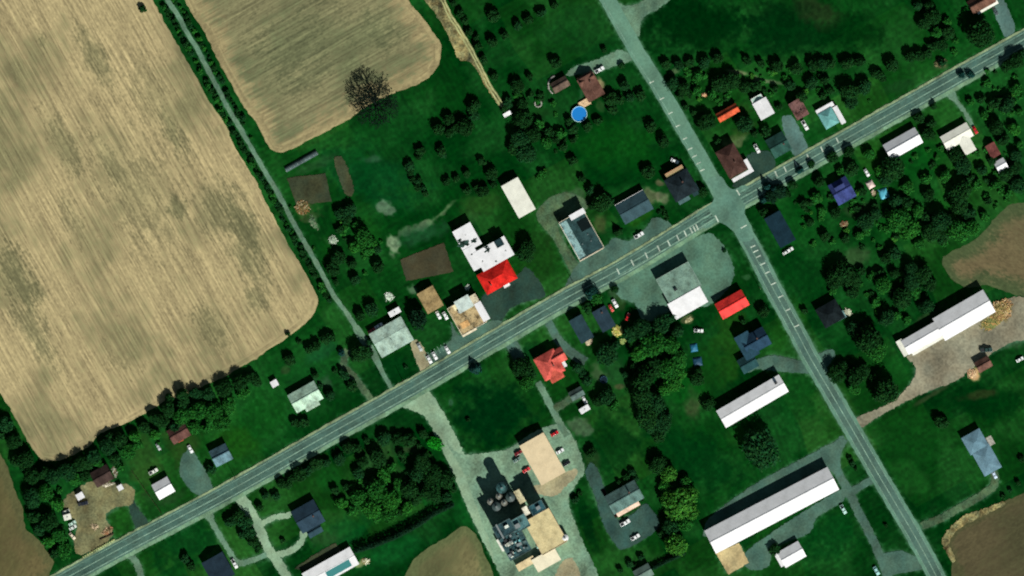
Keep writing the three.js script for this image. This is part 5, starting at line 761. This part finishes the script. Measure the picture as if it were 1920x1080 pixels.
for (const [label, c, a, col, type, k] of [
  ['white van beside the brown house with the pool', [1124, 131], U, WH, 'pickup', 1.05], ['dark car on the driveway of the top driveway house', [1866, 21], V, [60, 72, 74], 'car'], ['white car between the mottled brown cottage and teal house', [1509, 235], V, WH, 'pickup', 1.05],
  ['white car beside the orange deck of the black roofed house', [1265, 302], -25, WH, 'car'], ['white car beside the dark green roofed house', [1419, 279], V, WH, 'pickup', 0.95], ['white pickup on the forecourt before the slate grey house', [1198, 441], U, WH, 'pickup', 1.05],
  ['white pickup on the lawn near the red metal shed', [1310, 620], -4, WH, 'pickup', 0.95], ['white car beside the slate cottage by the flower garden', [1153, 569], V, WH, 'car', 1.1], ['red and white car nose to tail behind the white cottage car', [1146, 578], V, [206, 70, 60], 'car', 0.9], ['red car beside the wood behind the filling station', [1177, 594], 70, RD, 'car', 0.9],
  ['white car between the grey hut and the white box trailer', [1096, 750], V, WH, 'car', 0.9], ['dark red car behind the mint roofed hall', [697, 620], U, RD, 'car'], ['white car behind the mint roofed hall, beside the red one', [710, 611], U, WH, 'car'],
  ['white car beside the tan garage, on its side', [822, 591], V, WH, 'car'], ['white car beside the tan store wall', [835, 592], V, WH, 'car'], ['white car in the stall at the tan gravel path', [805, 674], V, WH, 'car'], ['white car in the second painted stall', [815, 667], V, WH, 'car'], ['white car in the last painted stall by the store', [839, 656], V, WH, 'car'], ['silver car on the lawn edge beside the tan gravel path', [787, 651], V, SV, 'car'],
  ['red car at the top corner of the tan warehouse', [1040, 813], U, RD, 'car'], ['white car on the yard side of the tan warehouse', [1050, 846], U, WH, 'car'], ['black car on the yard side of the tan warehouse', [1062, 869], U, BK, 'car'], ['dark red car on the lawn side of the tan warehouse', [972, 849], U, [120, 30, 34], 'car'], ['grey green car beside the dark red warehouse car', [969, 862], U, [96, 122, 112], 'car'], ['bright red car at the lower corner of the tan warehouse', [987, 881], U, [206, 60, 62], 'car'],
  ['white pickup close to the pink porch roof', [1172, 980], U, WH, 'pickup', 1.1], ['white pickup at the lawn edge of the dark grey lot', [1191, 1007], U, WH, 'pickup', 1], ['pale blue car beside the slate blue house', [1864, 890], V, [190, 208, 226], 'car'], ['pale green car parked at the end of the longest barn', [1581, 955], V, [176, 214, 204], 'pickup', 1], ['pale car on the grass beside the service road', [1643, 1070], V, [150, 200, 196], 'car', 1.1],
  ['white car beside the long slate dark house', [1480, 469], U, WH, 'car'], ['second white car beside the long slate dark house', [1474, 473], U, [214, 220, 214], 'car', 0.9], ['white car under the brown roofed house by the turning area', [357, 842], V, WH, 'car'], ['silver car on the rough lawn beside the brown roofed house', [297, 838], V, SV, 'car', 0.85], ['white pickup behind the white and grey cottage', [288, 884], U, [216, 220, 206], 'pickup'], ['white pickup beside the dark slate roofed house', [440, 1057], V, WH, 'pickup'],
  ['dark pickup beside the small square white shed', [156, 944], 12, [28, 32, 44], 'pickup', 1.05], ['old white car at the top of the scrap row in the dirt yard', [124, 959], 20, [196, 196, 180], 'car', 0.9], ['old pale green car in the scrap row of the dirt yard', [136, 981], 30, [176, 206, 190], 'car', 0.95], ['old white car in the middle of the scrap row', [137, 989], 30, [206, 212, 204], 'car', 0.95], ['old cream car at the bottom of the scrap row', [136, 1005], -50, [214, 200, 172], 'car', 0.95],
  ['red car beside the cream L shaped house', [1828, 244], V, RD, 'car', 0.95], ['white car on the path behind the indigo house', [1625, 324], V, WH, 'car', 0.95], ['dark green truck beside the brown farm shed', [1849, 656], 2, [38, 64, 58], 'pickup', 1.25], ['white car at the far edge of the farm yard', [1912, 674], U, WH, 'car', 0.95], ['small pale car parked at the dark slate silo row', [1009, 1028], V, [160, 206, 190], 'car', 0.7],
]) car(label, c, a, col, type, k ?? 1);
function trailer(name, label, c, deg, Lp, Wp, h, m = WHITE) {
  const L = Lp * S, W = Wp * S, t = thing(name, label, 'trailer', [P(...c)[0], 0, P(...c)[1]], deg * Math.PI / 180);
  mesh('body', uvTop(new RoundedBoxGeometry(L, h, W, 2, 0.12).translate(0, 0.5 + h / 2, 0)), m, t); mesh('hitch', mergeGeometries([box(1.1, 0.1, 0.1, L / 2 + 0.5, 0.5, 0), box(0.1, 0.45, 0.1, L / 2 + 0.9, 0.25, 0)]), DARKM, t);
  mesh('door', box(0.06, h * 0.8, W * 0.7, -L / 2 - 0.03, 0.5 + h / 2, 0), TRIM, t); mesh('roof_vent', box(0.6, 0.2, 0.6, 0, 0.6 + h, 0), METAL, t);
  wheels(t, [-0.5, 0.4], W / 2 - 0.12); return t;
}
trailer('box_trailer', 'white box trailer behind the mint roofed hall', [740, 585], U, 23, 11, 2.3); trailer('box_trailer', 'white box trailer beside the small grey hut', [1096, 767], U + 2, 20, 11, 2.2);
trailer('camper_trailer', 'cream camper trailer in the scrap row of the dirt yard', [127, 969], 15, 14, 11, 2.3, CREAM); trailer('grain_trailer', 'long white grain trailer beside the dark mill annex', [940, 1021], V, 25, 9, 2.6, CREAM);
// ---------------------------------------------------------------- pool, deck, trampoline and garden things
{
  const [x, z] = P(1086, 214), t = thing('swimming_pool', 'round blue above ground pool with a pale rim', 'pool', [x, 0, z]);
  mesh('wall', new THREE.LatheGeometry([[4.2, 0], [4.45, 0], [4.45, 1.25], [4.2, 1.25], [4.2, 0]].map(p => new THREE.Vector2(...p)), 48), std({ color: rgb(150, 200, 214), side: THREE.DoubleSide }), t);
  mesh('rim', new THREE.TorusGeometry(4.33, 0.16, 8, 56).rotateX(Math.PI / 2).translate(0, 1.3, 0), std({ color: rgb(176, 216, 222), roughness: 0.5 }), t);
  mesh('water', new THREE.CircleGeometry(4.19, 48).rotateX(-Math.PI / 2).translate(0, 1.08, 0), new THREE.MeshPhysicalMaterial({ color: rgb(30, 118, 190), roughness: 0.08 }), t);
  mesh('ladder', uvTop(mergeGeometries([box(0.06, 1.9, 0.06, 4.1, 0.95, 0.3), box(0.06, 1.9, 0.06, 4.1, 0.95, -0.3), ...[0.4, 0.8, 1.5].map(y => box(0.05, 0.05, 0.6, 4.1, y, 0))])), METAL, t);
  const [dx, dz] = P(1096, 194), d = thing('deck', 'sandy wooden deck between brown house and round pool', 'deck', [dx, 0, dz], UA), wood = [[206, 176, 138], [196, 164, 126], [214, 186, 150]].map(c => mottled(c));
  for (let k = 0; k < 18; k++) mesh('plank', box(6.4, 0.06, 0.2, (k % 3) * 0.12, 0.9, -1.9 + k * 0.215), wood[k % 3], d);
  for (const [a, c] of [[-2.8, -1.7], [2.8, -1.7], [-2.8, 1.6], [2.8, 1.6]]) mesh('post', box(0.14, 0.86, 0.14, a, 0.43, c), wood[1], d);
  const [rx, rz] = P(1009, 194), r = thing('fire_pit', 'round fire pit ringed with pale stones on the lawn', 'fire pit', [rx, 0, rz]), q = RNG(6);
  for (let k = 0; k < 16; k++) { const a = k / 16 * 6.283, g = new THREE.DodecahedronGeometry(0.42 + q() * 0.14, 0); mesh('stone', g, CONC, r, [Math.cos(a) * 1.9, 0.25, Math.sin(a) * 1.9]); } mesh('ash_bed', new THREE.CircleGeometry(1.7, 24).rotateX(-Math.PI / 2).translate(0, 0.06, 0), std({ color: rgb(16, 18, 16) }), r);
  const [sx, sz] = P(1033, 163), w = thing('stone_edging', 'curved pale stone edging around the small brown garage', 'stones', [sx, 0, sz]);
  for (let k = 0; k < 14; k++) { const a = 2.2 + k * 0.16; mesh('stone', new THREE.DodecahedronGeometry(0.4 + q() * 0.25, 0), CONC, w, [Math.cos(a) * 5.5 + 4, 0.25, -Math.sin(a) * 5.5 * -1 - 1]); }
  const [tx, tz] = P(1132, 712), tr = thing('trampoline', 'round dark trampoline on a worn lawn patch', 'trampoline', [tx, 0, tz]);
  mesh('mat', cyl(1.75, 1.75, 0.04, 0, 0.85, 0, 28), std({ color: rgb(20, 34, 44) }), tr); mesh('frame', new THREE.TorusGeometry(1.95, 0.12, 8, 32).rotateX(Math.PI / 2).translate(0, 0.86, 0), std({ color: rgb(52, 82, 104) }), tr);
  for (let k = 0; k < 6; k++) mesh('leg', cyl(0.05, 0.05, 0.86, Math.cos(k * 1.047) * 1.9, 0.43, Math.sin(k * 1.047) * 1.9, 8), METAL, tr);
}
function tarp(label, c, L, W, col, deg) { // a sagging sheet over boards
  const [x, z] = P(...c), t = thing('tarp', label, 'tarp', [x, 0, z], deg * Math.PI / 180), g = new THREE.PlaneGeometry(L, W, 14, 10); g.rotateX(-Math.PI / 2); const p = g.attributes.position;
  for (let i = 0; i < p.count; i++) { const u = p.getX(i) / L * 2, v = p.getZ(i) / W * 2, e = Math.max(Math.abs(u), Math.abs(v)); p.setY(i, e > 0.98 ? 0.05 : (1 - e * e) * 0.9 + 0.15 + noise(u * 4 + c[0], v * 4) * 0.35); } g.computeVertexNormals();
  const m = mesh('sheet', uvTop(g), std({ color: rgb(...col), side: THREE.DoubleSide, roughness: 0.6 }), t); mesh('boards', box(L * 0.5, 0.3, W * 0.4, 0, 0.15, 0), W_BROWN, t);
}
tarp('cyan tarp in the yard behind the indigo house', [1657, 363], 5, 6, [76, 158, 178], 20); tarp('bright blue tarp at the edge of the wood behind the filling station', [1301, 652], 4, 4.6, [30, 100, 128], 10); tarp('dark blue tarp beside the bright blue one', [1308, 678], 5, 5, [22, 62, 84], 10); tarp('pale pink tarp near the cyan tarp', [1632, 346], 4, 4.4, [200, 180, 172], 30);
// heaps of planks, scrap and branches: every plank a piece
function heap(name, label, c, rx, rz, n, cols, deg, len = 3, hgt = 1.2, w = 0.34) {
  const [x, z] = P(...c), t = thing(name, label, 'heap', [x, 0, z], deg * Math.PI / 180), q = RNG(c[0] * 7 + c[1]), ms = cols.map(k => mottled(k)), gs = [0.7, 1, 1.3].map(k => box(len * k, 0.14, w));
  const base = new THREE.SphereGeometry(1, 18, 8, 0, 6.283, 0, Math.PI / 2); const p = base.attributes.position; for (let i = 0; i < p.count; i++) { const f = 0.75 + 0.4 * noise(p.getX(i) * 2 + c[0], p.getZ(i) * 2); p.setXYZ(i, p.getX(i) * rx * 0.85 * f, Math.max(0, p.getY(i)) * hgt * 0.8, p.getZ(i) * rz * 0.85 * f); } base.computeVertexNormals(); mesh('mound', uvTop(base), ms[ms.length - 1], t);
  for (let k = 0; k < n; k++) { const a = q() * 6.283, d = Math.sqrt(q()) * 0.95, m = mesh('plank', gs[k % 3], ms[k % ms.length], t, [Math.cos(a) * d * rx, 0.1 + (1 - d * d) * hgt * 0.8 + q() * 0.15, Math.sin(a) * d * rz], q() * 3.14); m.rotation.z = (q() - 0.5) * 0.3; }
  return t;
}
const OR = [[206, 172, 120], [190, 152, 104], [164, 128, 86], [214, 188, 146], [110, 94, 60], [134, 122, 74]];
heap('lumber_heap', 'big heap of orange planks at the end of the galvanised barn', [1877, 582], 6, 7, 110, OR, -30, 2.6, 1.6); heap('lumber_heap', 'lower spread of orange brown planks along the galvanised barn', [1858, 606], 7, 4, 60, [[176, 150, 90], [150, 140, 84], [206, 160, 100], [104, 110, 64]], 20, 2, 0.9);
heap('lumber_heap', 'pale sandy pile beside the brown farm shed', [1823, 701], 3, 3, 30, [[222, 180, 140], [206, 160, 122], [196, 170, 130]], 0, 1.6, 0.8); heap('brick_heap', 'orange brick and plank heap beside the farm lane', [567, 389], 4.6, 4.2, 70, [[150, 108, 68], [128, 100, 64], [176, 164, 128], [96, 90, 56]], 10, 1.5, 0.9);
heap('scrap_heap', 'pale scrap heap trailing from the brick heap', [588, 418], 1.8, 5, 22, [[120, 146, 110], [150, 160, 130], [84, 110, 80]], 25, 1, 0.4, 0.3); heap('scrap_heap', 'round pale heap beside the lane gardens', [625, 450], 2.8, 2.6, 40, [[206, 216, 196], [176, 190, 166], [150, 170, 144]], 0, 1.2, 0.8);
heap('scrap_heap', 'row of pale boards on the lawn behind the mint hall', [730, 557], 2.8, 2.2, 16, [[206, 216, 200], [180, 196, 176]], UA, 2.4, 0.4); heap('scrap_heap', 'white heap on the lawn above the tan store', [876, 539], 1.6, 1.6, 18, [[206, 214, 196], [176, 190, 170]], 0, 1, 0.6);
heap('scrap_heap', 'brown and orange scrap line along the edge of the dirt yard', [200, 996], 4.2, 1.8, 34, [[176, 126, 92], [150, 130, 96], [206, 176, 140], [96, 84, 60]], 25, 1.4, 0.5); heap('scrap_heap', 'mixed scrap in the middle of the dirt yard', [178, 988], 2.6, 2, 20, [[126, 120, 90], [90, 84, 60], [180, 160, 130]], 0, 1, 0.4);
heap('scrap_heap', 'string of pale clutter beside the dark brown cottage', [215, 885], 1.5, 3.4, 26, [[196, 200, 180], [150, 160, 140], [120, 110, 90]], 20, 0.9, 0.5); heap('scrap_heap', 'row of clutter in front of the dark brown cottage', [203, 909], 4, 1.2, 26, [[170, 164, 140], [120, 110, 90], [196, 190, 170]], 15, 0.9, 0.5);
heap('garden_bed', 'yellow flower garden beside the slate cottage', [1158, 621], 3.2, 3.4, 46, [[196, 196, 96], [206, 206, 140], [120, 140, 60], [180, 160, 90]], 0, 0.8, 0.7, 0.6); heap('garden_bed', 'smaller pale flower bed below the yellow garden', [1167, 640], 2, 2, 20, [[176, 190, 110], [120, 140, 80]], 0, 0.7, 0.5, 0.5);
heap('scrap_heap', 'sandy boxes at the foot of the narrow slate cottage', [1104, 641], 2.6, 2, 22, [[206, 190, 160], [180, 164, 136]], 30, 1, 0.7, 0.6); heap('brush_heap', 'tan brush heap at the end of the greenhouse', [686, 1052], 2.4, 2, 26, [[176, 164, 110], [150, 146, 100], [206, 206, 180]], 0, 1.1, 0.7);
heap('scrap_heap', 'small reddish scrap heap in the gardens east of the crossroads', [1582, 420], 2.6, 2, 26, [[140, 84, 60], [110, 76, 54], [130, 120, 90]], 0, 1.1, 0.6); heap('scrap_heap', 'little orange play set heap on the lawn behind the orange shed', [1321, 178], 1.4, 1.2, 14, [[196, 130, 90], [206, 170, 130]], 0, 1, 0.6);
heap('scrap_heap', 'white clutter beside the black roofed house patio', [1590, 585], 2.2, 2.6, 26, [[206, 206, 180], [170, 176, 150]], 20, 1, 0.5); heap('scrap_heap', 'sandy heap near the red metal shed and white pickup', [1291, 600], 2.6, 1.4, 20, [[140, 130, 90], [176, 170, 130]], 30, 1, 0.4); heap('brush_heap', 'brown brush mound beside the eastern highway', [1763, 118], 4, 2.6, 40, [[84, 84, 58], [70, 72, 48], [104, 100, 70]], 25, 1.4, 0.9);
heap('scrap_heap', 'pinkish heap beside the path behind the indigo house', [1638, 362], 1.8, 1.8, 16, [[206, 186, 166], [150, 140, 110]], 0, 0.9, 0.5); heap('scrap_heap', 'pale heap under trees south of the indigo house', [1611, 390], 1.4, 1.4, 12, [[140, 136, 100], [110, 110, 80]], 0, 0.9, 0.4);
// a log on the dirt yard and the row of edging stones beside the highway
{ const [x, z] = P(200, 1006), t = thing('log', 'dark felled log at the edge of the dirt yard', 'log', [x, 0, z], 24 * Math.PI / 180); mesh('stem', cyl(0.34, 0.42, 8.6, 0, 0, 0, 12).rotateZ(Math.PI / 2).translate(0, 0.4, 0), BARK, t); mesh('branch_stub', limb([1.5, 0.5, 0], [2.1, 1.1, 0.5], 0.12, 0.06), BARK, t); }
{ const q = RNG(3), gm = mottled([150, 156, 104]); for (let k = 0; k < 15; k++) { const [x, z] = P(156 + k * 4.1, 1044 - k * 2.3), s = thing('edging_stone', 'pale yellowish edging stone in the row between dirt yard and highway', 'stone', [x, 0.2, z], q() * 3, 'edging stones beside the highway'); mesh('stone', new THREE.DodecahedronGeometry(0.5 + q() * 0.3, 0), gm, s); } }
// low dry banks on either side of the ditch
{
  const D = [[826, -10], [842, 26], [865, 62], [890, 107], [917, 160], [942, 197], [950, 208]], bank = (d, label) => {
    const c = smoothLoop(D, false, 4), n = c.length, pos = [], idx = [], m = 5;
    c.forEach((p, i) => { const a = c[Math.max(0, i - 1)], e = c[Math.min(n - 1, i + 1)], l = Math.hypot(e[0] - a[0], e[1] - a[1]), nx = -(e[1] - a[1]) / l, ny = (e[0] - a[0]) / l; for (let k = 0; k < m; k++) { const o = d + (k / (m - 1) - 0.5) * 4 + (noise(i * 0.6, d) - 0.5) * 1.6, [x, z] = P(p[0] + nx * o, p[1] + ny * o); pos.push(x, [0, 0.5, 0.75, 0.5, 0][k] * (0.7 + 0.6 * noise(i * 0.5, k + d)), z); } });
    for (let i = 0; i < n - 1; i++) for (let k = 0; k < m - 1; k++) { const a = i * m + k; idx.push(a, a + m, a + 1, a + 1, a + m, a + m + 1); }
    const g = new THREE.BufferGeometry(); g.setAttribute('position', new THREE.Float32BufferAttribute(pos, 3)); g.setIndex(idx); g.computeVertexNormals(); const mm = struct('ditch_bank', uvTop(g), Object.assign(mottled([166, 168, 118], 0.35, 12, 80, 40), { side: THREE.DoubleSide }), label); mm.userData.category = 'bank';
  };
  bank(2.6, 'low dry grass bank on the field side of the ditch'); bank(-2.6, 'low dry grass bank on the lawn side of the ditch');
}
// utility poles and the wire fence beside the white and grey cottage
for (const [c, label] of [[[1075, 530], 'wooden utility pole at the dark yard of the red hip roofed house'], [[441, 896], 'wooden utility pole in front of the small blue grey house'], [[756, 714], 'wooden utility pole where the farm lane meets the highway'], [[1424, 540], 'wooden utility pole beside the southern road near the red shed']]) {
  const [x, z] = P(...c), t = thing('utility_pole', label, 'pole', [x, 0, z], UA); mesh('pole', cyl(0.12, 0.17, 7, 0, 3.5, 0, 10), BARK, t); mesh('crossarm', box(0.14, 0.14, 2, 0, 6.6, 0), BARK, t);
  for (const s of [-0.85, 0, 0.85]) mesh('insulator', cyl(0.05, 0.07, 0.18, 0, 6.77, s, 8), TRIM, t);
}
{
  const A = P(247, 882), B = P(303, 962), L = Math.hypot(B[0] - A[0], B[1] - A[1]), t = thing('wire_fence', 'thin wire fence between the dirt yard drive and the white cottage', 'fence', [A[0], 0, A[1]], -Math.atan2(B[1] - A[1], B[0] - A[0])), n = 11;
  for (let k = 0; k <= n; k++) mesh('post', box(0.14, 1.5, 0.14, L * k / n, 0.75, 0), BARK, t);
  for (const y of [0.4, 0.8, 1.2]) mesh('rail', box(L, 0.09, 0.05, L / 2, y, 0.1), BARK, t);
}
scene.traverse(o => { if (o.isMesh) { o.castShadow = true; o.receiveShadow = true; } });
renderer.render(scene, camera);
